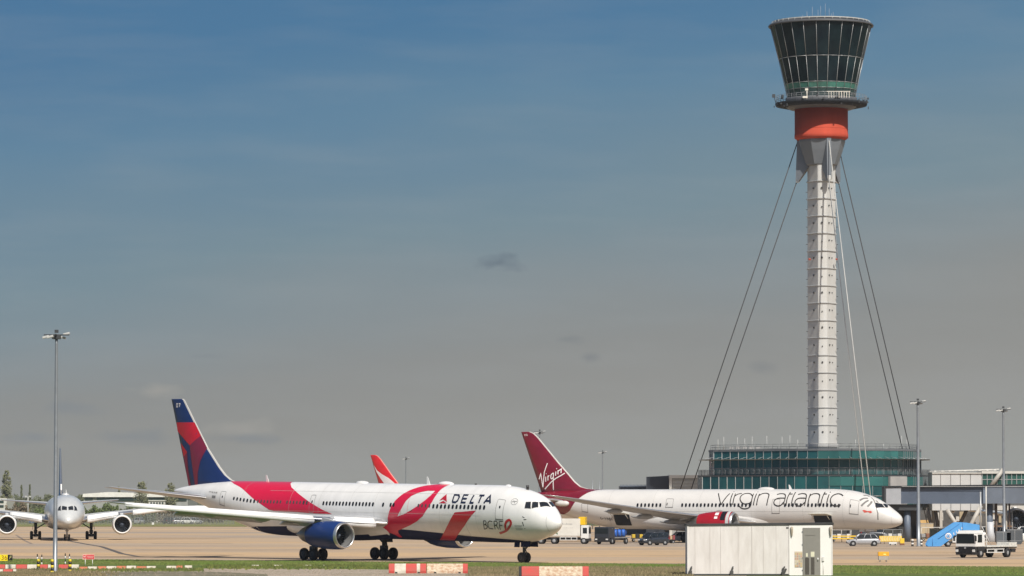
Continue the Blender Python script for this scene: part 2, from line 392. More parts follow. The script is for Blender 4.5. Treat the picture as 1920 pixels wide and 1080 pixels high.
def main_gear(parent, X, Y, z0, zt, r, dx, dy, doorm, m=None):
    m = m or gearm
    b = MB(); b.tube((-X, -Y, z0 + r), (-X, -Y, zt), .2, .26, 14); b.tube((-X + dx / 2 + .1, -Y, z0 + r), (-X - dx / 2 - .1, -Y, z0 + r), .16, n=10)
    s_ = 1 if Y > 0 else -1
    b.tube((-X, -Y, z0 + r + 1.0), (-X, -Y + s_ * 1.5, zt - .1), .09, n=8); b.tube((-X, -Y, z0 + r + .9), (-X + 1.3, -Y, zt - .2), .09, n=8)
    b.tube((-X + .25, -Y, z0 + r + .1), (-X + .45, -Y, z0 + r + .8), .07, n=6); b.tube((-X + .25, -Y, zt - .6), (-X + .45, -Y, z0 + r + .8), .07, n=6)
    b.box((-X, -Y, z0 + r), (dx * .9, dy * .55, r * .75), bev=.08); b.box((-X, -Y, z0 + r * 1.9), (.7, .6, .5), bev=.08)
    for sx in (-1, 1): b.tube((-X + sx * dx / 2, -Y - dy / 2, z0 + r), (-X + sx * dx / 2, -Y + dy / 2, z0 + r), .1, n=8)
    g = b.build('main_landing_gear', m, parent)
    for sx in (-1, 1):
        for sy in (-1, 1): wheel(g, (-X + sx * dx / 2, -Y + sy * dy / 2, z0 + r), r, .42 * r / .6)
    b = MB(); b.box((-X + .1, -Y - s_ * .42, zt - .55), (1.3, .06, 1.15), rx=-s_ * .15); b.build('gear_door', doorm, g)
    return g
def nose_gear(parent, X, z0, zt, r, m=None, doorm=None):
    m = m or gearm
    b = MB(); b.tube((-X, 0, z0 + r), (-X - .05, 0, zt), .12, .16, 12); b.tube((-X + .05, 0, z0 + r + .7), (-X + 1.2, 0, zt), .07, n=8)
    b.tube((-X, -.32, z0 + r), (-X, .32, z0 + r), .08, n=8); b.tube((-X + .12, 0, z0 + r + .1), (-X + .4, 0, z0 + r + .42), .05, n=6); b.tube((-X + .12, 0, z0 + r + .85), (-X + .4, 0, z0 + r + .42), .05, n=6)
    g = b.build('nose_landing_gear', m, parent)
    b = MB(); b.box((-X + .2, 0, z0 + r + 1.05), (.12, .55, .2), bev=.03); b.build('taxi_light', gearw, g)
    for s_ in (-1, 1):
        wheel(g, (-X, s_ * .33, z0 + r), r, .3)
        b = MB(); b.box((-X + .75, s_ * .5, zt - .28), (1.3, .05, .62), rx=s_ * .1, bev=.02); b.box((-X - .55, s_ * .42, zt - .3), (.75, .05, .7), rx=s_ * .1, bev=.02); b.build('nose_gear_door', doorm or navy_dark, g)
    return g
class Fin:
    # outlines as x at height z : leading and trailing edge
    def __init__(s, le, te, tc_=.10): s.le = sorted((z, x) for x, z in le); s.te = sorted((z, x) for x, z in te); s.tc = tc_
    def x0(s, z): return interp([q[0] for q in s.le], [q[1] for q in s.le], z)
    def x1(s, z): return interp([q[0] for q in s.te], [q[1] for q in s.te], z)
    def half(s, x, z):
        a, b = s.x0(z), s.x1(z); ch = b - a; t = min(max((x - a) / ch, 0), 1)
        ch = min(ch, 8.5)
        return ch * s.tc / 2 * interp([q[0] for q in AF], [q[1] for q in AF], t)
    def build(s, ms, parent, zs, name='tail_fin', lew=.03):
        b = MB(); rows = []; zz_ = []
        for z0_, z1_ in zip(zs[:-1], zs[1:]): zz_ += [z0_ + (z1_ - z0_) * k / 3 for k in range(3)]
        for z in zz_ + [zs[-1]]:
            a, e = s.x0(z), s.x1(z); ch_ = e - a; ts = [0, .03 / ch_, .09 / ch_, .24 / ch_] + [.24 / ch_ + (1 - .24 / ch_) * q for q in (.06, .15, .25, .4, .55, .7, .85, 1)]; up = [(-(a + (e - a) * t), s.half(a + (e - a) * t, z), z) for t in ts]
            rows.append(up + [(x, -y, z_) for x, y, z_ in up[:0:-1]])
        prev = None
        for r in rows:
            cur = [b.bm.verts.new(p) for p in r]; n = len(cur)
            if prev:
                for i in range(n):
                    j = (i + 1) % n; f = b.bm.faces.new([prev[i], prev[j], cur[j], cur[i]]); f.smooth = True
                    f.material_index = 1 if len(ms) > 1 and (i < 3 or i >= n - 3) else 0
            prev = cur
        b.bm.faces.new(prev)
        return b.build(name, ms, parent)
    def decal(s, name, loops, m, parent, off=.02, both=True):
        o = None
        for sd in ((-1, 1) if both else (-1,)):
            vv = [v for lp in loops for _, v in lp]; us = [u for lp in loops for u, _ in lp]
            bm = tri_fill(loops, [min(us) + .5 * i for i in range(1, int((max(us) - min(us)) / .5) + 1)], [min(vv) + .8 * i for i in range(1, int((max(vv) - min(vv)) / .8) + 1)])
            o = place2d(bm, lambda u, v: Vector((-u, sd * (s.half(u, v) + off), v)), name, m, parent)
        return o
    def strokes(s, name, sts, wd, m, parent, off=.03):
        bm = bmesh.new()
        for k, q in enumerate(sts):
            n0 = len(bm.verts); stroke_bm(bm, q, wd, step=.2); bm.verts.ensure_lookup_table()
            for i in range(n0, len(bm.verts)): bm.verts[i].co.z = .003 * k
        return place2d_z(bm, lambda u, v, e: Vector((-u, -(s.half(u, v) + off + e), v)), name, m, parent)
def place2d_z(bm, fn, name, m, parent):
    for v in bm.verts: v.co = fn(v.co.x, v.co.y, v.co.z)
    me = bpy.data.meshes.new(name); bm.to_mesh(me); bm.free(); me.materials.append(m)
    o = bpy.data.objects.new(name, me); C.objects.link(o); o.parent = parent; return o
def theta_band(fus, name, xs, tfun, m, parent, off=.010, rows=14):
    # paint over the belly: from theta tfun(x) round the bottom to the other side
    b = MB(); prev = None
    for x in xs:
        t0 = tfun(x); cur = [b.bm.verts.new(fus.p(x, t0 + (360 - 2 * t0) * k / rows, off)) for k in range(rows + 1)]
        if prev:
            for i in range(rows): f = b.bm.faces.new([prev[i], prev[i + 1], cur[i + 1], cur[i]]); f.smooth = True
        prev = cur
    return b.build(name, m, parent)
def fairing(parent, x0, x1, hw, zb, zt, ms, zsplit=None):
    b = MB(); rs = []; n = 32
    for i in range(25):
        t = i / 24; x = x0 + (x1 - x0) * t; k = max(.02, (math.sin(math.pi * t)) ** .55)
        w_ = hw * (.55 + .45 * k); zz = zt + (zb - zt) * (.45 + .55 * k); zc = (zt + 1.2 + zz) / 2; h = (zt + 1.2 - zz) / 2
        ring = []
        for j in range(n):
            a = 2 * math.pi * j / n; c_, s_ = math.cos(a), math.sin(a)
            ring.append((-x, w_ * math.copysign(abs(c_) ** .75, c_), zc + h * math.copysign(abs(s_) ** .8, s_)))
        rs.append(ring)
    prev = None
    for r in rs:
        cur = [b.bm.verts.new(p) for p in r]
        if prev:
            for i in range(n):
                j = (i + 1) % n; f = b.bm.faces.new([prev[i], prev[j], cur[j], cur[i]]); f.smooth = True
                if zsplit and len(ms) > 1: f.material_index = 1 if (r[i][2] + r[j][2]) / 2 < zsplit else 0
        prev = cur
    return b.build('belly_fairing', ms, parent)
def slats(parent, st, side, spans, m):
    ys = [q[0] for q in st]
    for y0, y1 in spans:
        b = MB(); rs = []
        for i in range(9):
            Y = y0 + (y1 - y0) * i / 8; xl, c, z = [interp(ys, [q[k] for q in st], Y) for k in (1, 2, 3)]; k = .035 * c + .26
            sec = [(.10 * c, .055 * c), (.02 * c, .045 * c + .02), (-.012 * c - .05, .0), (-.015 * c - .08, -.35 * k), (-.01 * c - .05, -.8 * k), (.01 * c, -k), (.03 * c, -.6 * k), (.05 * c, -.1 * k)]
            rs.append([(-(xl + dx), -side * Y, z + dz) for dx, dz in sec])
        b.rings(rs); sl_ = b.build('slat', m, parent)
        b = MB(); b.tube(tuple(Vector(rs[0][3]) * .62 + Vector(rs[0][2]) * .38 + Vector((.012, 0, 0))), tuple(Vector(rs[-1][3]) * .62 + Vector(rs[-1][2]) * .38 + Vector((.012, 0, 0))), .03, n=6); o_ = b.build('slat_groove', greym, parent)
def flaps(parent, st, side, spans, m):
    ys = [q[0] for q in st]
    for y0, y1 in spans:
        b = MB(); rs = []
        for i in range(3):
            Y = y0 + (y1 - y0) * i / 2; xl, c, z = [interp(ys, [q[k] for q in st], Y) for k in (1, 2, 3)]; e = xl + c
            rs.append([(-(e + dx), -side * Y, z + dz) for dx, dz in ((-.5, .02), (.2, -.16), (.75, -.55), (.72, -.62), (.1, -.38), (-.5, -.22))])
        b.rings(rs); b.build('flap', m, parent)
def canoe(parent, x, y, z, L_, m):
    b = MB(); b.lathe([(.02, 0), (.16, -.3), (.27, -L_ * .3), (.25, -L_ * .6), (.12, -L_ * .88), (.02, -L_)], 'X', (0, 0, 0), 14)
    for v in b.bm.verts: v.co.z *= 1.4; v.co += Vector((-x, -y, z))
    return b.build('flap_fairing', m, parent)
def blade_antenna(parent, x, z, h=.6, ch=.45, m=None):
    b = MB(); b.rings([[(-x, .03, z), (-x - ch, .02, z), (-x - ch, -.02, z), (-x, -.03, z)], [(-x - ch * .8, .012, z + h), (-x - ch * 1.2, .01, z + h), (-x - ch * 1.2, -.01, z + h), (-x - ch * .8, -.012, z + h)]], smooth=False)
    return b.build('blade_antenna', m or white, parent)
def dome(parent, x, z, l, w_, h, m):
    b = MB(); bmesh.ops.create_uvsphere(b.bm, u_segments=24, v_segments=10, radius=1, matrix=Matrix.Translation((-x, 0, z)) @ Matrix.Diagonal((l / 2, w_ / 2, h, 1)))
    return b.build('antenna_dome', m, parent, smooth=True)

# strokes of the lettering, as (metres aft of the nose, degrees round the hull) or (aft, height) on a fin
VA = [[(28.32,37.3),(27.42,77.6)],[(27.42,77.6),(26.45,38.2)],[(25.99,38.2),(26.02,77.6)],[(26.04,28.7),(25.93,28.7)],[(25.52,39.0),(25.54,77.6)],[(25.42,48.6),(25.15,41.9),(24.52,38.2)],[(22.61,65.6),(22.92,72.7),(23.66,74.7),(24.17,69.7),(24.5,60.3),(24.5,49.8),(24.2,41.3),(23.67,38.2),(23.09,40.6),(22.7,48.7)],[(22.63,39.8),(22.61,60.3),(22.65,78.6),(23.03,86.2),(23.62,88.5),(24.15,86.2),(24.49,80.5)],[(22.12,39.8),(22.23,78.6)],[(22.14,30.9),(22.04,30.9)],[(21.65,40.6),(21.72,78.6)],[(21.6,47.4),(21.28,40.6),(20.8,37.6),(20.33,40.0),(20.06,47.4),(20.1,78.6)],[(18.82,43.5),(18.29,39.7),(17.69,41.6),(17.41,48.8),(17.35,62.5),(17.5,75.9)],[(17.38,56.7),(18.39,57.0),(18.9,62.4),(19.01,70.7),(18.79,77.3),(18.29,80.4),(17.8,77.3),(17.41,68.0)],[(16.84,33.5),(16.99,56.7),(17.02,79.8)],[(16.91,41.7),(16.35,41.7)],[(16.03,33.5),(16.14,56.7),(16.18,79.8)],[(15.48,43.6),(14.9,39.8),(14.34,41.9),(14.08,48.8),(14.03,63.9),(14.11,79.8)],[(14.07,57.0),(15.08,57.0),(15.56,62.5),(15.66,70.7),(15.45,77.3),(14.98,80.4),(14.5,77.3),(14.09,69.4)],[(13.55,40.9),(13.58,79.8)],[(13.51,48.8),(13.19,41.9),(12.58,40.0),(12.15,43.6),(11.96,52.1),(12.01,79.2)],[(11.38,32.6),(11.48,56.7),(11.55,79.8)],[(11.51,41.9),(10.95,41.9)],[(10.57,43.6),(10.65,79.7)],[(10.63,33.5),(10.49,33.5)],[(8.37,45.6),(8.83,40.0),(9.32,39.1),(9.85,45.5),(10.13,56.4),(10.09,67.7),(9.76,76.7),(9.13,79.4),(8.46,75.5)]]
VF = [[(58.79,9.43),(58.49,10.3),(58.14,8.22)],[(58.14,8.22),(57.84,10.49),(57.29,11.85)],[(57.59,9.81),(57.63,9.04)],[(57.54,10.25),(57.46,10.28)],[(57.21,9.96),(57.21,9.23)],[(57.2,9.77),(56.97,10.01)],[(56.26,10.39),(56.64,10.1),(56.72,9.67),(56.59,9.47),(56.29,9.67)],[(56.23,10.39),(56.29,9.13),(56.26,7.78)],[(55.83,10.58),(55.88,9.95)],[(55.77,11.02),(55.67,11.02)],[(55.48,10.78),(55.48,10.15)],[(55.48,10.63),(54.96,10.97),(54.99,10.34)],[(57.78,7.92),(56.64,8.99),(55.88,9.52),(55.02,9.95),(54.37,10.34)]]
BC = [[(8.52,104.1),(8.71,122.0),(8.36,120.7),(8.16,116.6),(8.26,112.8),(8.53,112.4)],[(8.52,104.1),(8.24,104.0),(8.16,107.0),(8.27,110.8),(8.53,112.4)],[(7.28,104.9),(7.65,103.6),(7.95,108.0),(8.04,115.5),(7.93,120.5),(7.43,120.8)],[(7.03,103.7),(7.18,121.9)],[(7.03,103.7),(6.69,103.5),(6.59,106.5),(6.76,111.5),(7.06,112.8)],[(6.84,112.6),(6.68,121.6)],[(6.33,103.8),(6.46,122.1)],[(6.33,103.8),(5.79,103.3)],[(6.35,112.4),(6.0,112.1)]]
RB = [[(6.83,131.9),(5.71,123.8),(4.95,110.3),(4.81,102.3),(5.0,98.7),(5.37,102.9),(5.64,111.9),(5.72,120.1),(5.76,124.4)]]
DL = [[(13.2,67.6),(13.32,50.4),(12.69,50.9),(12.46,55.9),(12.51,64.4),(12.73,67.6),(13.2,67.6)],[(11.29,50.5),(11.94,50.4),(11.88,67.8),(11.25,67.9)],[(11.87,59.2),(11.25,59.5)],[(10.46,50.4),(10.6,68.0),(10.08,68.3)],[(9.66,50.9),(8.94,50.9)],[(9.3,51.0),(9.33,68.3)],[(8.58,68.4),(8.13,49.9),(7.71,67.8)],[(8.4,63.3),(7.81,62.7)]]
TRI = [[(14.54,48.7),(15.19,65.0),(14.68,62.1),(14.0,67.5)],[(15.15,70.5),(14.57,64.9),(13.98,70.4)]]
CK767 = [[(3.45,49.3),(3.01,43.2),(2.71,62.2),(3.32,66.2)],[(2.86,41.7),(2.42,31.2),(2.13,46.3),(2.61,60.5)],[(2.35,29.3),(2.02,3),(1.5,6),(1.97,40.9)]]
CK787 = [[(3.63,40.1),(3.15,33.1),(2.8,26.3),(2.28,39.6),(3.28,61.7),(3.43,58.1)],[(2.71,22.5),(2.51,6.7),(2.24,2.8),(1.96,24.9),(2.15,35.4)]]
MARK = [[(5.54,26.4),(5.26,15.8),(4.79,16.9),(4.88,22.3)],[(5.75,53.7),(5.62,45.5),(5.22,35.4),(4.79,31.6),(5.22,42.3)],[(5.35,70.8),(5.09,58.5),(4.63,39.9),(4.59,43.9),(4.93,62.0)],[(4.55,68.4),(4.28,57.1),(4.26,38.4),(3.94,48.0),(3.99,61.9),(4.19,70.5)],[(3.82,28.4),(3.52,24.6),(3.19,29.5),(3.51,35.9)],[(3.84,8.3),(3.6,5.0),(3.29,8.8),(3.4,14)]]
BANDM = [[(4.53,19.4),(4.0,27.9),(3.51,47.8),(3.23,63.6),(2.99,81.6),(3.0,108.1)]]
REDM = [[(5.26,87.2),(4.92,80.9),(4.5,78.8),(3.93,73.1),(3.74,79.6),(3.94,88.6),(4.32,84.2),(4.83,88.5),(5.26,96.0)]]
S767 = [(.26,4.22,4.22,0),(.34,4.46,3.98,.24),(.6,4.84,3.64,.56),(1.05,5.38,3.33,.96),(1.8,6.02,2.98,1.44),(2.8,6.72,2.68,1.83),(4,7.18,2.42,2.13),(5.3,7.47,2.33,2.35),(7,7.7,2.28,2.47),(9,7.8,2.26,2.515),(41,7.8,2.26,2.515),(44,7.8,2.4,2.5),(47,7.8,2.95,2.4),(50,7.78,3.7,2.15),(53,7.65,4.6,1.75),(56,7.42,5.4,1.25),(58.5,7.15,6,.75),(60,6.9,6.35,.4),(60.6,6.75,6.55,.1)]
S787 = [(0,3.3,3.3,0),(.12,3.75,2.9,.42),(.5,4.2,2.6,.85),(1.4,4.9,2.3,1.4),(2.6,5.75,2.08,1.92),(3.9,6.5,1.99,2.3),(5.2,7.0,1.95,2.56),(6.8,7.46,1.94,2.74),(8.6,7.73,1.93,2.84),(11,7.86,1.93,2.885),(44,7.86,1.93,2.885),(47.5,7.86,2.25,2.8),(51,7.82,3.0,2.5),(54.5,7.7,4.0,2.0),(58,7.5,5.1,1.35),(61,7.2,6.0,.7),(62.6,6.9,6.5,.25)]
def rot_loc(base, a, pitch_deg, pivot):
    P = Vector(pivot); Rm = Matrix.Rotation(-a, 3, 'Z') @ Matrix.Rotation(R(pitch_deg), 3, 'Y')
    return Vector(base) + Matrix.Rotation(-a, 3, 'Z') @ P - Rm @ P

# ---------------------------------------------------------------- the pink ribbon airliner
a = .832
dl = thing('airliner', 'white twin engine airliner with pink ribbon painted round its body, taxiing in front', 'airliner', rot_loc((4.77, 376.97, 0), a, .8, (-31.56, 0, 2)), -a, 'airliners on the airfield', ry=R(.8))
F7 = Fus(S767); F7.body('fuselage', white, dl)
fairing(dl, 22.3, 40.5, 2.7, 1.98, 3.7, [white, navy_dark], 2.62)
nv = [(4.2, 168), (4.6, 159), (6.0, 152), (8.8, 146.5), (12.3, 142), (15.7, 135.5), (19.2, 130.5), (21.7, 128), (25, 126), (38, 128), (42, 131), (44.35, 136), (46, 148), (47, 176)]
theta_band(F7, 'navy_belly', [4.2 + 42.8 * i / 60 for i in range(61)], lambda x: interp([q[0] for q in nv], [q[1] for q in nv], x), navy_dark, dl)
decal(F7, 'aft_ribbon', [[(51.0, -25), (50.8, 0), (50.2, 15), (49, 30), (47.08, 44.4), (44.2, 70.2), (41.43, 91.6), (40.6, 94.4), (37.2, 95), (34.2, 97.3), (31.3, 98), (32.8, 89.5), (35.1, 73), (37.25, 54.7), (39.04, 36.8), (40.0, 20), (40.6, 0), (40.8, -25)]], pink, dl)
decal(F7, 'ribbon_loop', [[(15.9, 2), (17.0, 3), (17.67, 8), (18.67, 17.6), (19.52, 27.6), (20.32, 38.7), (21.11, 52.3), (21.76, 66.7), (22.21, 80), (22.49, 92.5), (22.72, 103.5), (22.8, 111.3), (23.16, 119), (23.99, 125.9), (25.6, 132.3), (25.9, 139), (24.5, 138.6), (23.3, 140), (22.8, 145.6), (22.6, 158), (22.1, 156), (22.0, 139.4), (21.8, 131.9), (20.94, 126.8), (19.57, 118), (18.39, 109), (17.37, 97), (16.64, 81), (16.19, 68), (16.0, 52), (15.9, 36), (15.75, 20)],
                             [(16.55, 40), (17.71, 40.5), (18.78, 46.1), (19.63, 55.5), (20.12, 66.7), (20.54, 81.8), (21.24, 99.8), (20.26, 95.1), (19.13, 86), (18.08, 75.5), (17.26, 64), (16.78, 53)]], pink, dl, .016)
decal(F7, 'ribbon_tail', [[(12.63, 88.5), (9.53, 83.7), (10.73, 103), (11.41, 115.2), (13.37, 143.2), (14.78, 166), (17.06, 167.5), (14.8, 131), (13.86, 114), (13.15, 99.4)]], red2, dl, .019)
for k in range(7): window(F7, 47.5 - .59 * k, 75.5, .30, .40, darkgl, dl)
for k in range(16):
    x = 43.35 - .53 * k
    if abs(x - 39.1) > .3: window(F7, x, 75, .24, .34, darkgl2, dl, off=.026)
for k in range(2): window(F7, 35.9 - .5 * k, 75, .30, .40, darkgl, dl, off=.026)
for k in range(16): window(F7, 32.75 - .515 * k, 75.6, .30, .42, darkgl, dl)
for x in (23.45, 22.3, 21.85): window(F7, x, 75.9, .30, .42, darkgl, dl, off=.026)
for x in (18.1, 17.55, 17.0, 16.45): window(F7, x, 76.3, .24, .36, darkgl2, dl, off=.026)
for k in range(14): window(F7, 15.86 - .572 * k, 77, .32, .44, darkgl, dl)
door(F7, 49.2, 50.1, 61, 101, dl)
door(F7, 34.25, 34.95, 57.5, 96, dl, sill=False)
door(F7, 19.7, 20.7, 55.5, 97.5, dl, m=mat('seam_pink', (.75, .35, .4), .4), sill=False, win=False)
door(F7, 5.8, 6.8, 56.5, 99, dl)
strokes(F7, 'cargo_door', [[(13.6, 108), (11.2, 108), (11.2, 140), (13.6, 140), (13.6, 108)]], .025, seam, dl, .013)
strokes(F7, 'airline_name', DL, .20, inkblue, dl, .02)
for k, t in enumerate(TRI): decal(F7, 'widget_emblem', [t], red2, dl, .02 + .003 * k)
strokes(F7, 'foundation_initials', BC, .085, ink, dl, .02)
o = strokes(F7, 'foundation_ribbon', RB, .24, red2, dl, .026, soft=True)
for k in range(4): strokes(F7, 'small_print', [[(4.45, 110 + 3.6 * k), (3.55 + .1 * (k % 2), 110 + 3.6 * k)]], .05, seam, dl, .014)
skn = mat('skin_joint', (.52, .51, .49), .5)
strokes(F7, 'skin_joints', [[(x, t) for t in range(12, 150, 6)] for x in (9.6, 14.9, 24.8, 28.6, 33.5, 38.2, 46.2)] + [[(x, 93) for x in range(9, 45, 3)], [(x, 48) for x in range(9, 45, 3)]], .022, skn, dl, .009)
strokes(F7, 'registration_mark', [[(52.45, 70.5), (52.3, 66), (52.2, 70.5), (52.1, 66)], [(51.95, 66), (51.95, 70.5)], [(51.8, 66.2), (51.6, 68), (51.8, 70.4), (51.55, 70.4)], [(51.4, 66), (51.25, 68.5), (51.4, 70.5)], [(51.1, 70.5), (51.05, 66), (50.95, 69.5), (50.85, 66), (50.8, 70.5)]], .07, markg, dl, .02)
decal(F7, 'flag', [[(51.65, 79.5), (50.95, 78), (50.95, 86), (51.65, 87.5)]], markg, dl, .02)
cr_ = MB()
pts = [(4.72 + .38 * math.cos(2 * math.pi * k / 20), 56 + 8 * math.sin(2 * math.pi * k / 20)) for k in range(20)]
strokes(F7, 'alliance_roundel', [pts], .05, seam, dl, .014, close=True); strokes(F7, 'alliance_roundel', [[(5.0, 58), (4.45, 54)]], .10, seam, dl, .018); strokes(F7, 'alliance_roundel', [[(4.85, 53), (4.6, 60)]], .06, seam, dl, .021)
for xs, ts in (((3.45, 3.2), (88, 90)), ((3.3, 3.0), (95, 94)), ((3.45, 3.4), (101, 111)), ((3.4, 3.3), (118, 119))): strokes(F7, 'stencil_mark', [[(xs[0], ts[0]), (xs[1], ts[1])]], .08, ink, dl, .016)
for sd in (1, -1):
    for q in CK767[:3]:
        q = [(x, max(t, 2.4)) for x, t in q]
        o = decal(F7, 'cockpit_window', [q], cockgl, dl, .02, sd)
        strokes(F7, 'window_frame', [q], .045, seamd, o, .024, close=True, side=sd)
strokes(F7, 'nose_cone_seam', [[(1.15, t) for t in range(40, 150, 6)]], .02, seam, dl, .012)
for x, h in ((44.6, .7), (19.2, .75)): blade_antenna(dl, x, 7.78, h)
dome(dl, 29.6, 7.8, 1.7, 1.0, .22, white); dome(dl, 16.8, 7.8, 2.1, 1.1, .3, white); dome(dl, 7.7, 7.72, .8, .4, .16, white)
b = MB(); b.tube((-4.93, 0, 7.4), (-4.93, 0, 7.83), .14); b.build('beacon', ink, dl)
b = MB(); b.tube((-12.4, 0, 7.76), (-12.4, 0, 7.92), .12); b.build('beacon', ink, dl)
ff = Fin([(48.9, 7.55), (50.66, 7.87), (51.69, 8.4), (52.73, 9.22), (54.83, 11.22), (57.11, 13.97), (59.04, 16.34), (59.25, 16.45)], [(61.38, 16.45), (58.4, 7.9), (57.9, 6.3)])
ff.build([finblue, finedge], dl, [6.6, 7.3, 7.6, 7.9, 8.4, 9.2, 10.2, 11.2, 12.6, 14, 15.2, 16.2, 16.45])
ff.decal('fin_red_band', [[(60.42, 13.95), (57.2, 13.95), (56.05, 12.55), (57.82, 11.5), (60.2, 13.0)]], finred, dl)
ff.decal('fin_red_band', [[(59.62, 11.8), (58.35, 10.8), (59.05, 10.3)]], finred, dl, .026)
ff.decal('fin_dark_band', [[(57.82, 11.5), (56.05, 12.55), (54.95, 11.22), (55.85, 9.85), (56.3, 8.6), (56.35, 7.4), (56.85, 7.2), (57.2, 8.6), (57.5, 9.9)]], findark, dl, .026)
ff.decal('fin_dark_band', [[(59.05, 10.3), (58.35, 10.8), (58.25, 9.2), (57.9, 7.8), (57.6, 7.1), (58.05, 7.0)]], findark, dl, .03)
ff.strokes('ship_number', [[(60.35, 15.95), (60.1, 15.95), (60.1, 15.6), (60.35, 15.6), (60.35, 15.95)], [(59.9, 15.95), (59.65, 15.95), (59.8, 15.6)]], .09, wht, dl)
W7 = [(0, 21.6, 11.2, 3.8, .11), (2.6, 23.1, 9.4, 3.86, .13), (5, 24.5, 8.2, 4.02, .12), (8.6, 26.3, 6.4, 4.25, .115), (14, 29.4, 5.0, 4.72, .11), (20, 32.9, 3.6, 5.22, .11), (24, 35.1, 2.6, 5.55, .11), (25.3, 36.1, 1.8, 5.68, .1), (25.95, 37.2, .6, 5.78, .1)]
for sd in (1, -1):
    wn = wing('wing', W7, sd, [wingg, lipm], dl)
    for Y, x in ((6.3, 31.6), (12, 31.9), (17, 34)): canoe(wn, x - 2.6, sd * Y, 3.75 + (Y - 2.6) * .085 - .3, 4.6 - Y * .1, wingg)
    wing('tailplane', [(0, 51.3, 6.9, 5.95, .09), (1.6, 52.7, 5.8, 6.0, .10), (9.0, 58.8, 2.0, 6.98, .09), (9.3, 59.3, 1.3, 7.03, .08)], sd, [wingg, lipm], dl)
    slats(wn, W7, sd, [(3.4, 7.0), (8.9, 25.0)], slatm); flaps(wn, W7, sd, [(3.2, 7.6), (9.6, 18.5)], wingg)
    engine(dl, 22.7, sd * 7.92, 2.68, 1.40, 5.0, eng_blue, lipm, core=2.1)
    pylon(dl, 22.7, sd * 7.92, 2.68, 1.4, 5.0, 4.1, 25.9, wingg)
    main_gear(dl, 31.56, sd * 4.65, .0, 2.9, .625, 1.46, 1.2, gearm)
nose_gear(dl, 5.33, .366, 2.5, .51)

# ---------------------------------------------------------------- other big twins share one builder
def big_twin(root, paint, wpaint, cowl, lip, finms, semi, eng=(22, 9.9, 2.9, 1.72, 5.6), wz=None, gear=True, stab=True, hull=None, ck=None, sz=0.0, gy=4.9, slat=None):
    F = Fus(hull or S787); F.body('fuselage', paint, root, 80)
    fairing(root, 18.5, 42, 3.1, 1.55, 3.5, [paint])
    wz = wz or [2.9, 3.0, 3.35, 3.85, 4.65, 5.6, 6.35, 6.8, 7.0]
    base = [(0, 20, 14, .10), (2.9, 22.2, 12, .12), (6, 24.4, 9.8, .115), (10, 27.1, 7.6, .11), (16, 31.3, 5.6, .10), (22, 35.6, 4.1, .10), (26.5, 38.9, 2.8, .10), (28.8, 41.2, 1.6, .1), (30, 43, .5, .1)]
    for sd in (1, -1):
        wn = wing('wing', [(Y, x, c, z, t) for (Y, x, c, t), z in zip(base, wz)], sd, [wpaint, lipm], root)
        if slat: slats(wn, [(Y, x, c, z, t) for (Y, x, c, t), z in zip(base, wz)], sd, [(3.6, 8.6), (11, 28)], slat)
        for Y in (7, 13, 18.5): canoe(wn, 30.6 + Y * .42 - 2.4, sd * Y, interp([q[0] for q in base], wz, Y) - .42, 5.2 - Y * .12, wpaint)
        if stab: wing('tailplane', [(0, 52, 7.4, 6.1 + sz, .09), (1.7, 53.5, 6.3, 6.15 + sz, .10), (9.6, 59.9, 2.2, 6.85 + sz, .09), (9.9, 60.5, 1.5, 6.9 + sz, .08)], sd, [wpaint, lipm], root)
        X, Y, Z, r, l_ = eng
        engine(root, X, sd * Y, Z, r, l_, cowl, lip, blades=18)
        pylon(root, X, sd * Y, Z, r, l_, interp([q[0] for q in base], wz, Y) - .1, 27.0, wpaint)
        if gear: main_gear(root, 31.3, sd * gy, 0, 2.7, .67, 1.5, 1.3, paint)
    if gear: nose_gear(root, 5.6, 0, 2.3, .52, m=gearw, doorm=paint)
    fn = Fin([(47.5, 7.6), (48.9, 7.84), (50.42, 7.95), (51.66, 8.25), (52.65, 9.0), (53.9, 10.35), (55.4, 11.9), (58.9, 15.75), (59.66, 16.39), (60.3, 16.62)], [(61.88, 16.62), (58.4, 7.34), (58.2, 6.5)])
    fn.build(finms, root, [6.9, 7.4, 7.7, 7.95, 8.3, 9.0, 10.3, 11.9, 13.8, 15.6, 16.3, 16.62])
    for sd in (1, -1):
        for q in (ck or CK787):
            q = [(x, max(t, 3)) for x, t in q]
            o = decal(F, 'cockpit_window', [q], cockgl, root, .02, sd)
            strokes(F, 'window_frame', [q], .05, seamd, o, .024, close=True, side=sd)
    return F, fn

av = .473
vt = thing('airliner', 'white airliner with dark crimson tail fin and thin grey lettering, parked behind the cabin', 'airliner', (56.48, 571.86, 0), -av, 'airliners on the airfield')
FV, fnv = big_twin(vt, virgin_white, wingbeige, vengred, lipm, [vred, finedge], 30)
bl = [(0, 47.3), (14, 48.6), (32, 49.73), (54, 50.66), (74, 51.5), (116, 52.65), (160, 54.6), (180, 55.3)]
b = MB(); prev = None
for k in range(21):
    cur = []
    for j in range(73):
        th = -180 + 5 * j; x0 = interp([q[0] for q in bl], [q[1] for q in bl], abs(th)); cur.append(b.bm.verts.new(FV.p(x0 + (62.5 - x0) * k / 20, th, .012)))
    if prev:
        for i in range(72): f = b.bm.faces.new([prev[i], prev[i + 1], cur[i + 1], cur[i]]); f.smooth = True
    prev = cur
b.build('crimson_tail_paint', vred, vt)
fnv.strokes('brand_signature', VF, .155, wht, vt)
fnv.strokes('fin_letters', [[(61.3, 16.3), (61.2, 16.0), (61.05, 16.3)], [(60.95, 16.0), (60.85, 16.3), (60.75, 16.0)]], .07, wht, vt)
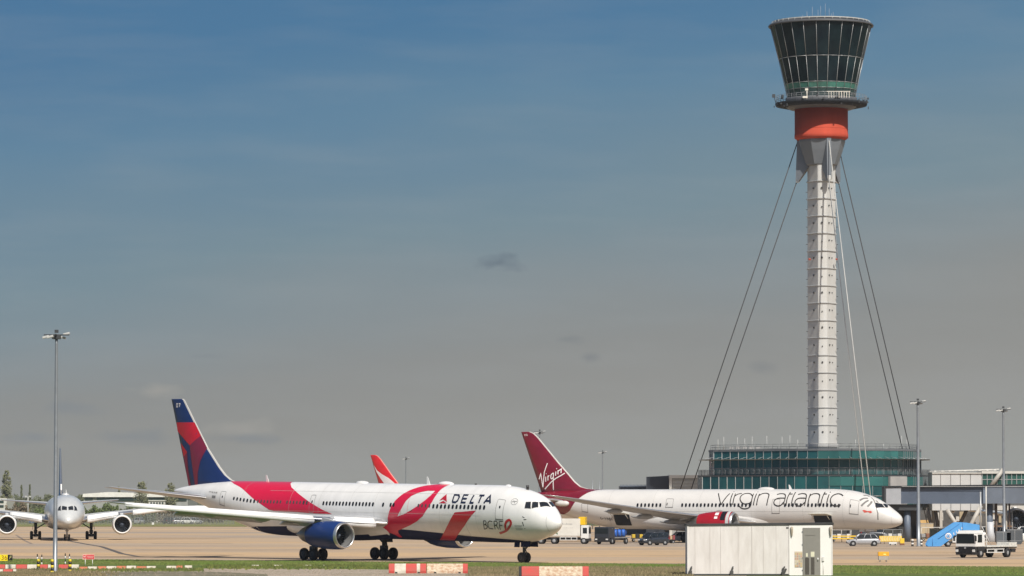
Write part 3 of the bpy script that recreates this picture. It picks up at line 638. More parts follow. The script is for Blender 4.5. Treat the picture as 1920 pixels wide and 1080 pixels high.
def cowl_patch(x0, x1, a0, a1, m, nm, r=1.735, o=(-22, -9.9, 2.9)):
    b = MB(); rs = []
    for k in range(7):
        a_ = R(a0 + (a1 - a0) * k / 6); rs.append([(o[0] - x, o[1] - r * math.sin(a_), o[2] + r * math.cos(a_)) for x in (x0, (x0 + x1) / 2, x1)])
    b.rings(rs, closed=False, cap=False); return b.build(nm, m, vt, recalc=False)
cowl_patch(1.0, 1.75, 8, 75, darkgl, 'cowl_dark_marking'); cowl_patch(2.15, 2.7, 28, 48, wht, 'cowl_painted_highlight'); cowl_patch(2.2, 2.7, 56, 68, wht, 'cowl_painted_highlight'); cowl_patch(.42, .9, -10, 100, silver, 'cowl_silver_band')  # white squares paint bright reflections onto the red cowl
strokes(FV, 'airline_name', VA, .155, mat('lettering_grey', (.035, .03, .026), .4), vt, .02, soft=True)
for x in [41 - .62 * k for k in range(7)] + [33.7 - .605 * k for k in range(19)] + [17.2 - .62 * k for k in range(5)] + [13.55 - .60 * k for k in range(9)]:
    window(FV, x, 77.8, .33, .50, darkgl, vt, off=.045)
for x0, x1, t0, t1 in ((49.35, 50.4, 80, 107), (35.25, 36.4, 58.5, 84), (18.1, 19.3, 60, 101), (5.8, 7.15, 55, 99)):
    door(FV, x0, x1, t0, t1, vt, win=False, m=seamd)
window(FV, 7.0, 76, .16, .5, ink, vt); window(FV, 36.2, 75, .16, .4, ink, vt); window(FV, 46.8, 77, .3, .3, ink, vt)
G_ = [[(47.2, 117.5), (47.35, 120), (47.35, 123), (47.15, 125), (47.0, 122), (47.12, 121.6)], [(46.85, 121), (46.7, 121)], [(46.6, 117.5), (46.48, 125), (46.33, 117.5)], [(46.2, 117.5), (46.15, 125), (45.98, 121), (46.2, 117.5)], [(45.85, 117.7), (45.7, 117.7), (45.7, 125), (45.85, 125), (45.85, 117.7)], [(45.6, 125), (45.45, 117.5), (45.3, 125)]]
strokes(FV, 'registration_mark', G_, .07, mat('lettering_grey', (.075, .068, .062)), vt, .02)
for x0, x1, t0, t1 in ((42.4, 45.0, 104, 144), (9.95, 12.75, 106, 141)):
    o = decal(FV, 'cargo_hold', [rect(x0, x1, t0, t1, .15)], mat('cargo_hold_dark', (.012, .016, .02), .8), vt, .03)
    h = FV.p((x0 + x1) / 2, t0 - 1, .03); b = MB(); b.box((h.x, h.y - 1.0, h.z + .06), (x1 - x0 + .1, 2.1, .14), rx=-.12, bev=.04)
    b.tube((h.x - 1.2, h.y - .2, h.z - .7), (h.x - 1.2, h.y - 1.3, h.z), .05, n=6); b.tube((h.x + 1.2, h.y - .2, h.z - .7), (h.x + 1.2, h.y - 1.3, h.z), .05, n=6)
    b.build('cargo_door', mat('cargo_door_paint', (.62, .6, .52), .4), vt)
for q in ([(5.6, 24), (5.2, 15), (4.8, 18)], [(5.78, 52), (5.35, 39), (4.8, 32)], [(5.4, 70), (4.98, 54), (4.6, 41)], [(4.52, 67), (4.2, 53), (4.12, 40)], [(3.7, 26), (3.3, 31)]): strokes(FV, 'bird_feather', [q], .27, mat('marking_feather', (.20, .195, .185), .4), vt, .018, soft=True)
strokes(FV, 'skin_joints', [[(x, t) for t in range(12, 150, 6)] for x in (8.2, 14.4, 22.6, 31, 38.5, 45.8)] + [[(x, 96) for x in range(9, 45, 3)]], .022, mat('skin_joint_grey', (.38, .365, .34), .5), vt, .009)
strokes(FV, 'nose_stripe', BANDM, .16, mat('marking_feather', (.22, .215, .20), .4), vt, .016)
decal(FV, 'red_emblem', [[(5.2, 84), (4.9, 80.5), (4.5, 83), (3.95, 79), (3.78, 83), (4.0, 88), (4.4, 86), (4.85, 90)]], mat('emblem_red', (.62, .10, .07), .4), vt, .02)
strokes(FV, 'nose_cone_seam', [[(1.2, t) for t in range(30, 150, 6)]], .02, seam, vt, .012)
dome(vt, 21.4, 7.84, 2.6, 1.3, .34, virgin_white); blade_antenna(vt, 17.3, 7.84, .65)
b = MB(); b.lathe([(.02, 0), (.25, -.1), (.42, -.5), (.42, -1.5), (.3, -2.2)], 'X', (-52.6, -2.4, 5.75), 18); b.build('tailplane_root', virgin_white, vt, smooth=True)

# silver airliner taxiing towards us at the left
al = R(82.3)
sl = thing('airliner', 'silver airliner with dark blue fin seen nose on, behind the tall lamp mast', 'airliner', GD(127.5, 606), -al, 'airliners on the airfield')
FS, fns = big_twin(sl, silver, mat('wing_silver', (.62, .62, .60), .4, .1), silver, slatm, [navy, lipm], 30, hull=[(x, 1.8 + (t - 1.93) * .895, 1.8 + (u - 1.93) * .895, q) for x, t, u, q in S787], ck=[[(2.6, 3), (3.1, 23), (2.12, 30), (1.8, 5)], [(3.35, 28), (3.3, 38), (2.65, 50), (2.1, 35.5)]], sz=-.5, gy=4.45, slat=slatm, eng=(21.9, 9.1, 2.42, 1.60, 5.4), wz=[2.9, 3.15, 3.7, 4.25, 4.95, 5.2, 5.2, 5.1, 5.0])
for c in sl.children:
    if c.name.startswith('tail_fin'):
        for v in c.data.vertices:
            v.co.z = 6.2 + (v.co.z - 6.9) * .915
dome(sl, 18, 7.08, 3.0, 1.3, .35, virgin_white); blade_antenna(sl, 13, 7.08, .85)
b = MB(); b.box((-51.5, 0, 7.6), (3.2, .24, 1.2), ry=-.6); b.build('fin_root', virgin_white, sl)

# red tailed airliner far behind
aq = R(37)
tip = W(695, 851, 880); nx, ny = tip.x + 61.8 * math.cos(aq), 880 - 61.8 * math.sin(aq)
qa = thing('airliner', 'distant airliner whose bright red fin with white swoosh rises above the ribbon airliner', 'airliner', (nx, ny, 0), -aq, 'airliners on the airfield')
FQ, fnq = big_twin(qa, virgin_white, wingbeige, virgin_white, lipm, [qred, mat('fin_edge_red', (.8, .25, .22), .4)], 30)
fnq.decal('white_swoosh', [[(60.8, 14.3), (60.15, 13.0), (58.85, 11.4), (57.4, 9.9), (54.2, 9.9), (55.4, 10.8), (56.5, 11.5), (58.4, 12.35), (59.8, 13.15)]], wht, qa, .05)

# airliner behind the passenger bridge, at the right edge
rt = thing('airliner', 'partly hidden white airliner with dark engine behind the boarding bridge at right', 'airliner', GD(2061, 612), -R(90), 'airliners on the airfield')
big_twin(rt, virgin_white, white, mat('engine_charcoal', (.03, .03, .035), .35), mat('engine_charcoal', (.03, .03, .035), .35), [white, lipm], 30, eng=(22, 9.9, 3.3, 1.75, 5.6))

# ---------------------------------------------------------------- ground, apron, verges
def sheet(name, pts, z, m, kind='structure', label=None, nx=1):
    bm = bmesh.new(); vs_ = [bm.verts.new((p[0], p[1], z)) for p in pts]
    for i in range(len(vs_)): bm.edges.new((vs_[i], vs_[(i + 1) % len(vs_)]))
    bmesh.ops.triangle_fill(bm, edges=bm.edges[:], use_beauty=True)
    for f in bm.faces:
        if f.normal.z < 0: f.normal_flip()
    me = bpy.data.meshes.new(name); bm.to_mesh(me); bm.free(); me.materials.append(m)
    o = bpy.data.objects.new(name, me); C.objects.link(o); o['kind'] = kind
    if label: o['label'] = label
    return o
def gmat(name, cols, scales, rough=.9):
    # cols: base, second, third ; each mixed by a stretched noise
    m = bpy.data.materials.new(name); m.use_nodes = True; t = m.node_tree; n = t.nodes; l = t.links; b = n['Principled BSDF']
    b.inputs['Roughness'].default_value = rough; b.inputs['Specular IOR Level'].default_value = .2
    tc = n.new('ShaderNodeTexCoord'); o = None
    for i, c in enumerate(cols):
        if i == 0:
            rgb = n.new('ShaderNodeRGB'); rgb.outputs[0].default_value = c + (1,); o = rgb.outputs[0]; continue
        s_, st, lo, hi, amt = scales[i - 1]
        mp = n.new('ShaderNodeMapping'); mp.inputs['Scale'].default_value = st; mp.inputs['Location'].default_value = (7.3 * i, 3.1 * i, 0)
        nz = n.new('ShaderNodeTexNoise'); nz.inputs['Scale'].default_value = s_; nz.inputs['Detail'].default_value = 8; nz.inputs['Roughness'].default_value = .6
        l.new(tc.outputs['Object'], mp.inputs[0]); l.new(mp.outputs[0], nz.inputs[0])
        k = n.new('ShaderNodeMapRange'); k.inputs[1].default_value = lo; k.inputs[2].default_value = hi; k.inputs[4].default_value = amt; l.new(nz.outputs[0], k.inputs[0])
        mx = n.new('ShaderNodeMixRGB'); mx.inputs[2].default_value = c + (1,); l.new(k.outputs[0], mx.inputs[0]); l.new(o, mx.inputs[1]); o = mx.outputs[0]
    l.new(o, b.inputs['Base Color']); return m
m_far = gmat('far_grass_soil', [(.085, .10, .035), (.16, .13, .06), (.05, .07, .02)], [(.02, (1, .3, 1), .4, .65, .8), (.15, (1, .4, 1), .45, .7, .7)])
m_apron = gmat('weathered_concrete', [(.43, .32, .215), (.31, .26, .215), (.50, .345, .195), (.22, .17, .13), (.54, .46, .34), (.33, .25, .18)],
               [(.010, (1, .5, 1), .42, .58, .95), (.016, (.3, 1.3, 1), .46, .58, .9), (.022, (.2, 2.6, 1), .54, .66, .8), (.02, (.16, 3.0, 1), .58, .70, .65), (.5, (1, .5, 1), .5, .7, .5)])
m_grass = gmat('verge_grass', [(.09, .145, .024), (.155, .15, .055), (.055, .09, .016)], [(.09, (.6, 1, 1), .42, .62, .85), (.6, (1, 1, 1), .4, .65, .7)])
m_dry = gmat('dry_grass_soil', [(.23, .18, .115), (.13, .125, .05), (.28, .22, .16)], [(.25, (.6, 1, 1), .42, .6, .85), (1.2, (1, 1, 1), .45, .65, .7)])
m_gravel = gmat('pinkish_gravel', [(.34, .275, .215), (.20, .18, .11), (.46, .39, .32)], [(.3, (.5, 1, 1), .42, .62, .8), (2.5, (1, 1, 1), .4, .65, .7)])
m_asph = gmat('worn_asphalt', [(.15, .135, .09), (.24, .215, .15), (.10, .105, .05)], [(.2, (.5, 1, 1), .4, .65, .8), (1.5, (1, 1, 1), .45, .7, .6)])
sheet('ground', [(-6000, 5), (6000, 5), (12000, 14000), (-12000, 14000)], -.02, m_far)
def edge(px, dy=0): p = G(px, 1048.3 + px / 1920 * 15.5 + dy); return (p.x, p.y)
def gp(px, py): p = G(px, py); return (p.x, p.y)
sheet('apron', [edge(-150), edge(400), edge(1000), edge(1500), edge(2150), (520, 780), (320, 1150), (-90, 1000), (-230, 1000)], .0, m_apron)
sheet('grass_verge', [edge(-150), edge(400), edge(1000), edge(1500), edge(2150), (60, 270), (-60, 270)], .006, m_grass)
sheet('gravel_track', [gp(-60, 1076), gp(60, 1075), gp(150, 1069.5), gp(250, 1067), gp(400, 1066), gp(600, 1066.5), gp(760, 1069), gp(900, 1074), gp(930, 1095), gp(-60, 1100)], .012, m_gravel)
sheet('asphalt_patch', [gp(95, 1080), gp(130, 1074), gp(220, 1072.5), gp(330, 1071.5), gp(420, 1073), gp(500, 1077), gp(520, 1100), gp(90, 1100)], .018, m_asph)
sheet('dry_grass_ground', [gp(870, 1072), gp(960, 1068), gp(1110, 1064.5), gp(1290, 1067), gp(1400, 1070), gp(1400, 1100), gp(880, 1100)], .018, m_dry)
def ribbon(name, pts, wd, m, z=.01, kind='structure'):
    bm = bmesh.new(); stroke_bm(bm, pts, wd, step=6)
    for v in bm.verts: v.co.z = z
    me = bpy.data.meshes.new(name); bm.to_mesh(me); bm.free(); me.materials.append(m)
    o = bpy.data.objects.new(name, me); C.objects.link(o); o['kind'] = kind; return o
m_tar = mat('tar_sealant', (.10, .085, .075), .8); m_paintw = mat('faded_line_paint', (.55, .47, .36), .8, var=.2); m_tyremark = mat('rubber_streak', (.26, .20, .16), .9, var=.2, scale=.1)
ribbon('tar_seam', [gp(88, 1008), gp(130, 1014.5), gp(163, 1020.5), gp(190, 1025), gp(208, 1031), gp(228, 1038), gp(258, 1043.5), gp(300, 1045.5), gp(395, 1046)], .7, m_tar)
ribbon('tar_seam', [gp(30, 1003), gp(45, 1013), gp(60, 1020)], .4, m_tyremark)
for k, (py, wd) in enumerate([(1033, .5), (1012, .8)]):
    ribbon('apron_streak', [gp(-100, py - 2 + k % 2), gp(600, py), gp(1300, py + 1.5), gp(2050, py + 3 + k % 3)], wd, m_tyremark, .006 + .002 * k)
rs_ = random.Random(21)
for k in range(22):
    x0_ = rs_.uniform(-50, 1800); ln_ = rs_.uniform(80, 500); py = rs_.uniform(1004, 1047)
    ribbon('tyre_streak', [gp(x0_, py), gp(x0_ + ln_ * .5, py + rs_.uniform(-.4, .6)), gp(x0_ + ln_, py + rs_.uniform(-.6, 1.0))], rs_.uniform(.25, .9) * (1050 - py + 12) / 30, m_tyremark if k % 3 else mat('oil_stain', (.17, .135, .11), .8, var=.2, scale=.1), .011 + .0015 * k)
ribbon('taxiway_edge_line', [edge(-150, -1.4), edge(700, -1.4), edge(1400, -1.4), edge(2150, -1.4)], .5, m_paintw, .03)
ribbon('far_kerb_line', [gp(1560, 1024), gp(1700, 1024.5), gp(1960, 1025)], .35, m_tar, .03)
# bright far strip of mown grass behind the apron at the left
m_mown = gmat('mown_strip', [(.17, .185, .055), (.24, .20, .09), (.11, .15, .04)], [(.03, (1, .2, 1), .4, .62, .8), (.3, (1, .3, 1), .4, .62, .6)])
sheet('mown_strip', [(-260, 1001), (-40, 1001), (60, 1320), (-320, 1320)], .05, m_mown)

rng = random.Random(5)
def tufts(name, label, n, fn, h0, h1, m, wd=.05):
    b = MB(); bm = b.bm
    for i in range(n):
        x, y = fn(); h = rng.uniform(h0, h1)
        for k in range(3):
            a_ = rng.uniform(0, math.pi); l_ = rng.uniform(-.4, .4) * h; dx, dy = math.cos(a_) * wd, math.sin(a_) * wd * .5
            ox, oy = rng.uniform(-.12, .12), rng.uniform(-.12, .12)
            v = [bm.verts.new((x + ox - dx, y + oy - dy, 0)), bm.verts.new((x + ox + dx, y + oy + dy, 0)), bm.verts.new((x + ox + l_, y + oy + l_ * .3, h * rng.uniform(.7, 1)))]
            bm.faces.new(v)
    return tag(b.build(name, m, recalc=False), label, None, kind='stuff')
m_blade = mat('grass_blades', (.115, .185, .026), .8, col2=(.17, .17, .055), scale=.12, island=.35)
m_blade2 = mat('dry_grass_blades', (.26, .20, .115), .9, col2=(.15, .14, .06), scale=.25, island=.35)
m_weed = mat('weed_leaves', (.07, .115, .02), .8, col2=(.17, .17, .04), scale=.5, island=.4)
def lerp2(p, q, t): return (p[0] + (q[0] - p[0]) * t, p[1] + (q[1] - p[1]) * t)
def vf():
    px = rng.uniform(-30, 1950); e = edge(px, .25); t = rng.random() ** 1.6 * (9 if px < 900 else 14)
    return edge(px, .25 + t)
tufts('verge_grass_blades', 'green grass blades along the near edge of the taxiway', 30000, vf, .04, .15, m_blade)
tufts('dry_grass', 'pale dry grass on the near ground beside the white cabin', 7000, lambda: gp(rng.uniform(880, 1300), 1064.5 + 16 * rng.random()), .08, .3, m_blade2)
def wf():
    px = rng.choice([rng.gauss(c, 26) for c in (430, 500, 560, 610, 640, 690)]) if rng.random() < .8 else rng.uniform(60, 420)
    return gp(px, rng.gauss(1064.5, 1.3) if px > 380 else rng.gauss(1070, 1.2))
tufts('roadside_weeds', 'leafy weeds and rough grass along the gravel edge', 4200, wf, .08, .34, m_weed, .08)
tufts('near_rough_grass', 'olive rough grass in the near left corner', 6000, lambda: gp(abs(rng.gauss(10, 75)), rng.uniform(1070, 1081)), .06, .28, m_blade2)

b = MB()
for i in range(2400):
    p_ = gp(rng.uniform(150, 900), rng.uniform(1067.5, 1080)); r_ = rng.uniform(.02, .065); a_ = rng.uniform(0, 3)
    b.rings([[(p_[0] + r_ * math.cos(a_ + k * 1.57), p_[1] + r_ * math.sin(a_ + k * 1.57), .0) for k in range(4)], [(p_[0] + r_ * .5 * math.cos(a_ + k * 1.57), p_[1] + r_ * .5 * math.sin(a_ + k * 1.57), r_ * .9) for k in range(4)]], smooth=False)
tag(b.build('gravel_stones', mat('stone_grey', (.33, .28, .225), .95, col2=(.20, .165, .12), scale=.4, island=.25)), 'loose stones scattered on the gravel track', None, kind='stuff')
# ---------------------------------------------------------------- control tower
TX, TY = W(1543, 946, 655).x, 655.0
KT = 655 / 7400
def tz(py): return W(1543, py, 655).z
glassT = mat('cab_glass', (.003, .008, .012), .05, col2=(.011, .024, .028), scale=.30, island=.5, spec=.12)  # lighter second colour and pane tint paint irregular reflections into the glass
glassG = mat('green_glass_band', (.06, .20, .16), .12, var=.3, scale=.3, spec=.5)
mull = mat('mullion_grey', (.42, .43, .43), .4, .3)
dkgrey = mat('dark_steel', (.06, .065, .07), .5, .3)
tgrey = mat('tower_grey', (.17, .19, .215), .5, .1, var=.06, scale=.3)
twhite = mat('mast_paint', (.545, .545, .53), .5, .0, col2=(.49, .48, .45), scale=.9, stretch=(1, 1, .18))
collarm = mat("collar_orange_red", (.47, .072, .040), .8, spec=.15, stretch=(1, 1, .2), var=.1, scale=.4)
cablew = mat('cable_white', (.46, .46, .44), .5); cabled = mat('cable_grey', (.075, .077, .08), .8, spec=.1)
tw = thing('control_tower', 'tall white control tower with glazed cab and red collar, held by cables', 'control tower', (TX, TY, 0))
def trir(phi, r=2.5):   # rounded triangular plan; corners face the cables
    best = 0
    for nrm_ in (-62, 58, 178):
        c = math.cos(phi - R(nrm_)); best = max(best, c)
    flat = r * .74 / max(best, .3)
    return min(flat, r * 1.0) * .98 + .02 * r
def tri_ring(r, z, n=72):
    out_ = []
    for k in range(n):
        ph = 2 * math.pi * k / n; q = trir(ph, r); out_.append((q * math.sin(ph), -q * math.cos(ph), z))
    return out_
b = MB(); zt_, zb_ = tz(300), tz(836)
b.rings([tri_ring(2.48 - .10 * (z - zb_) / (zt_ - zb_), z) for z in (0, 4, zb_, (zt_ + zb_) / 2, zt_)], smooth=False)
b.build('mast', twhite, tw)
flg = mat('flange_grey', (.42, .42, .41), .5); py = 341.0
while py < 830:
    z = tz(py); b = MB(); b.rings([tri_ring(2.44, z - .11), tri_ring(2.60, z - .06), tri_ring(2.60, z + .06), tri_ring(2.44, z + .11)], smooth=False); b.build('flange_ring', flg, tw); py += 32.6
b = MB(); b.rings([tri_ring(2.6, tz(832)), tri_ring(2.85, tz(833)), tri_ring(2.85, tz(838)), tri_ring(2.6, tz(838))], smooth=False); b.build('base_ring', flg, tw)
b = MB(); py = 354.0; k = 0
while py < 830:
    z = tz(py)
    for ph, s_ in ((-49, .17), (-4, .10 if k % 2 else .16), (31, .13), (59, .09)):
        a_ = R(ph); q = trir(a_, 2.42) + .03; dz = (-.25 if ph == -4 and k % 2 else 0)
        c = Vector((q * math.sin(a_), -q * math.cos(a_), z + dz)); b.tube(c - Vector((math.sin(a_), -math.cos(a_), 0)) * .1, c + Vector((math.sin(a_), -math.cos(a_), 0)) * .12, s_, n=10)
    for sd in (-1, 1):
        b.box((sd * 2.5, -.2, z - .6), (.3, .12, .1))
    py += 32.6; k += 1
b.build('access_lugs', mat('lug_dark', (.05, .05, .05), .6), tw)
for dx in (-2.2, 2.45):
    b = MB(); b.box((dx * .97, -1.3, tz(487)), (.4, .4, .32), bev=.05); b.build('obstruction_light', mat('lamp_red', (.35, .06, .03), .4), tw)
# grey head of the mast with three legs that take the cables
b = MB(); b.lathe([(3.98, tz(259)), (3.95, tz(267)), (3.55, tz(283)), (3.1, tz(297)), (2.72, tz(309)), (2.3, tz(311))], n=9, smooth=False); b.build('mast_head', tgrey, tw)
leg_az = {'left': (-25.8, 7.7), 'front': (6.2, -26.2), 'right': (19.6, 18.5)}
for nm, (ax, ay) in leg_az.items():
    d = Vector((ax, ay, 0)).normalized(); s_ = Vector((-d.y, d.x, 0)); b = MB()
    pr = [(2.0, tz(262)), (4.1, tz(262)), (4.1, tz(275)), (4.3, tz(330)), (4.25, tz(338)), (3.9, tz(341)), (2.6, tz(320)), (2.0, tz(312))]
    b.rings([[tuple(d * r_ + s_ * (.7 * (1 if r_ < 3 else .55)) + Vector((0, 0, z))) for r_, z in pr], [tuple(d * r_ - s_ * (.7 * (1 if r_ < 3 else .55)) + Vector((0, 0, z))) for r_, z in pr]], smooth=False)
    lg = b.build('cable_bracket', tgrey, tw)
    b = MB(); b.box(tuple(d * 4.1 + Vector((0, 0, tz(337)))), (.55, .55, .8), bev=.1); b.build('cable_socket', mat('socket_white', (.6, .6, .58), .5), lg)
    m_ = cablew if nm == 'front' else cabled
    for r0, z0, r1, off in ((4.15, tz(268), 27.2, .0), (4.2, tz(339), 25.4, -.35 if nm == 'front' else 0)):
        a0 = d * r0 + s_ * off * .3 + Vector((0, 0, z0)); a1 = d * r1 + s_ * off
        b = MB(); b.tube(a0, a1, (.085 if nm == 'front' else .082), n=8); b.build('stay_cable', m_, tw)
b = MB(); rc = 4.43; b.lathe([(rc + .012, tz(243.5)), (rc + .03, tz(243.2)), (rc + .012, tz(242.9))], n=64, cap=False); b.lathe([(rc * .9, tz(263)), (rc * .99, tz(260)), (rc * 1.008, tz(259)), (rc * 1.008, tz(252)), (rc, tz(251.8)), (rc, tz(200))], n=64); b.build('collar', collarm, tw)
b = MB(); b.lathe([(rc, tz(206)), (5.3, tz(205)), (5.9, tz(201)), (5.95, tz(190)), (5.95, tz(185)), (4.5, tz(184))], n=64, cap=True); b.build('ring_beam', mat('ring_beam_grey', (.10, .105, .115), .6), tw)
RB_ = 7.65; zd = tz(194)
b = MB(); b.lathe([(5.7, zd - .65), (6.6, zd - .65), (RB_ - .1, zd - .45), (RB_, zd - .18), (RB_, zd), (5.0, zd + .02)], n=64, cap=False); bal = b.build('balcony', mat('balcony_dark', (.03, .034, .04), .8, spec=.1), tw)
b = MB()
for z in (.5, .85, 1.15): b.rings([[((RB_ - .1) * math.cos(2 * math.pi * k / 72), (RB_ - .1) * math.sin(2 * math.pi * k / 72), zd + z + e * .03) for k in range(72)] for e in (-1, 1)], cap=False)
for k in range(48): a_ = 2 * math.pi * k / 48; b.tube(((RB_ - .1) * math.cos(a_), (RB_ - .1) * math.sin(a_), zd), ((RB_ - .1) * math.cos(a_), (RB_ - .1) * math.sin(a_), zd + 1.18), .03, n=5)
b.build('balcony_railing', mat('balcony_rail_grey', (.20, .21, .22), .5, .2), bal)
b = MB(); rng2 = random.Random(2)
for k in range(46):
    a_ = R(-90 + rng2.uniform(-95, 95)); r_ = rng2.uniform(6.2, 7.9); b.box((r_ * math.cos(a_), r_ * math.sin(a_), zd + rng2.uniform(-.9, 1.2)), (rng2.uniform(.1, .4), .25, rng2.uniform(.15, .5)), rz=a_)
b.build('balcony_equipment', dkgrey, bal)
b = MB()
for k in range(9): b.box((.7 + .42 * k, -7.1, zd + .75), (.09, .12, 1.0))
b.box((2.3, -7.1, zd + 1.28), (3.9, .14, .1)); b.box((-3.2, -6.9, zd + .35), (.8, .4, .3)); b.tube((-2.9, -7, zd), (-2.9, -7, zd + 1.6), .08); b.box((-2.95, -7, zd + 1.6), (.5, .3, .35))
b.build('balcony_lamps', mat('lamp_pale', (.72, .68, .6), .4), bal)
b = MB(); b.box((-7.95, -.6, zd + 1.2), (.5, .4, .55)); b.tube((-7.6, -.6, zd), (-7.95, -.6, zd + 1.2), .05); b.build('camera_unit', dkgrey, bal)
# glazed cab
NP = 24; zc0, zc1, zc2, zc3 = tz(184), tz(159), tz(112), tz(49)
def rr(z):
    t = max(0, (z - zc0) / (zc3 - zc0)); return 5.55 + (8.45 - 5.55) * (t ** 1.06)
def cabring(z, dr=0, n=NP): r_ = rr(z) + dr; return [(r_ * math.cos(2 * math.pi * (k + .35) / n), r_ * math.sin(2 * math.pi * (k + .35) / n), z) for k in range(n)]
b = MB()
for za, zb2 in ((zc1, zc2), (zc2, zc3)):
    A, B = cabring(za), cabring(zb2)
    for i in range(NP): j = (i + 1) % NP; b.face([A[i], A[j], B[j], B[i]])
cabg = b.build('cab_glazing', glassT, tw)
b = MB(); A, B = cabring(tz(170)), cabring(zc1)
for i in range(NP): j = (i + 1) % NP; b.face([A[i], A[j], B[j], B[i]])
b.build('green_glass_band', glassG, tw)
b = MB(); A, B = cabring(zc0 - .3), cabring(tz(170))
for i in range(NP): j = (i + 1) % NP; b.face([A[i], A[j], B[j], B[i]])
b.build('lower_cab_wall', mat('cab_lower_teal', (.03, .06, .06), .25), tw)
b = MB()
A, M1, B = cabring(zc0 - .3, .03), cabring(zc2, .03), cabring(zc3, .03)
for k in range(0, NP):
    b.tube(A[k], M1[k], .036, n=5); b.tube(M1[k], B[k], .036, n=5)
for z in (zc2, zc1, tz(170), tz(178)):
    rg = cabring(z, .04)
    for k in range(NP): b.tube(rg[k], rg[(k + 1) % NP], .038, n=5)
b.build('cab_mullions', mull, tw)
b = MB(); b.lathe([(8.4, zc3 - .02), (8.72, tz(51)), (8.78, tz(49)), (8.6, tz(46.5)), (8.0, tz(45)), (7.9, tz(41)), (7.6, tz(41)), (.1, tz(39))], n=64, cap=False); rf = b.build('cab_roof', mat('roof_grey', (.07, .074, .08), .6), tw)
b = MB()
for k in range(40): a_ = 2 * math.pi * k / 40; b.tube((8.25 * math.cos(a_), 8.25 * math.sin(a_), tz(46)), (8.15 * math.cos(a_), 8.15 * math.sin(a_), tz(41.5)), .04, n=5)
b.rings([[(8.15 * math.cos(2 * math.pi * k / 64), 8.15 * math.sin(2 * math.pi * k / 64), tz(42) + e) for k in range(64)] for e in (-.07, .07)], cap=False)
b.build('roof_railing', mat('roof_rail_pale', (.5, .5, .47), .5), rf)
for px_, py_ in ((1511, 22), (1517, 20), (1525, 7), (1538, 9), (1541, 5), (1545, 8), (1557, 10), (1562, 18), (1565, 16), (1506, 24)):
    b = MB(); x = (px_ - 1540) * KT; yy = rng2.uniform(-4, 4); b.tube((x, yy, tz(40)), (x, yy, tz(py_ + 4)), .035, .02, 5); b.build('roof_aerial', mat('aerial_grey', (.35, .37, .4), .5), rf)

# ---------------------------------------------------------------- glazed building round the foot of the tower
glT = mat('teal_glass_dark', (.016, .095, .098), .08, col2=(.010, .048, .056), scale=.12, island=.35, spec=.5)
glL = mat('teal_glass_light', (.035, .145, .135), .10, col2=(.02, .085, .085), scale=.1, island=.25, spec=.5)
concr = mat('pale_concrete', (.34, .335, .33), .7, var=.1)
bd = thing('tower_building', 'curved teal glass building with roof railings at the foot of the tower', 'building', (TX, TY, 0))
def zz(py, d=640): return W(1543, py, d).z
PL = [(-18.6, 3), (-18.1, -1.2), (-5.2, -13.6), (-2, -15.6), (3, -16.6), (7.5, -15.4), (11.2, -12.6), (14, -8.6), (15.8, -3.5), (16.4, 2), (14, 12), (0, 18), (-13, 13)]
def plan(sc_=1.0, dx=0, dy=0): return [(x * sc_ + dx, y * sc_ + dy) for x, y in PL]
def resample(P, st):
    out_ = []; n = len(P)
    for i in range(n):
        a_, b_ = Vector(P[i]), Vector(P[(i + 1) % n]); k = max(1, round((b_ - a_).length / st))
        out_ += [a_ + (b_ - a_) * j / k for j in range(k)]
    return out_
def facade(parent, P, z0, z1, m, name='glazing', mr_=.06, st=1.8, bars=(), mulm=None):
    Q = resample(P, st); b = MB()
    for i in range(len(Q)):
        j = (i + 1) % len(Q); b.face([(Q[i].x, Q[i].y, z0), (Q[j].x, Q[j].y, z0), (Q[j].x, Q[j].y, z1), (Q[i].x, Q[i].y, z1)])
    g = b.build(name, m, parent)
    b = MB()
    for q in Q:
        nrm_ = q.normalized(); b.box((q.x + nrm_.x * .03, q.y + nrm_.y * .03, (z0 + z1) / 2), (mr_, .12, z1 - z0 - .01), rz=math.atan2(q.y, q.x) + math.pi / 2)
    for z in bars:
        for i in range(len(Q)):
            j = (i + 1) % len(Q); b.tube((Q[i].x * 1.004, Q[i].y * 1.004, z), (Q[j].x * 1.004, Q[j].y * 1.004, z), .05, n=5)
    b.build('mullions', mulm or mull, g); return g
def slab(parent, P, z0, z1, m, name):
    b = MB(); b.rings([[(x, y, z0) for x, y in P], [(x, y, z1) for x, y in P]], smooth=False); return b.build(name, m, parent)
def rail(parent, P, z, h, bars=3, st=1.8, r_=.03, m=None):
    Q = resample(P, st); b = MB()
    for i in range(len(Q)):
        j = (i + 1) % len(Q); b.tube((Q[i].x, Q[i].y, z), (Q[i].x, Q[i].y, z + h), r_, n=5)
        for k in range(bars): zq = z + h * (k + 1) / bars; b.tube((Q[i].x, Q[i].y, zq), (Q[j].x, Q[j].y, zq), r_, n=5)
    return b.build('railing', m or mat('rail_grey', (.17, .18, .185), .5, .3), parent)
U, Lo = plan(), plan(1.105)
facade(bd, Lo, zz(957), zz(893), glT, 'lower_glazing', bars=(zz(930),))
slab(bd, plan(1.11), zz(893), zz(890), dkgrey, 'terrace_slab')
facade(bd, U, zz(889.5), zz(845), glT, 'upper_glazing', bars=(zz(861), zz(877)))
slab(bd, plan(1.01), zz(845), zz(841), mat('roof_edge', (.13, .14, .15), .5), 'roof')
rail(bd, plan(.99), zz(841), zz(832) - zz(841), 2)
rail(bd, plan(1.10), zz(890), zz(880) - zz(890), 4, 1.2)
Q = resample(plan(1.01), .9); b = MB(); cn = plan(1.10)
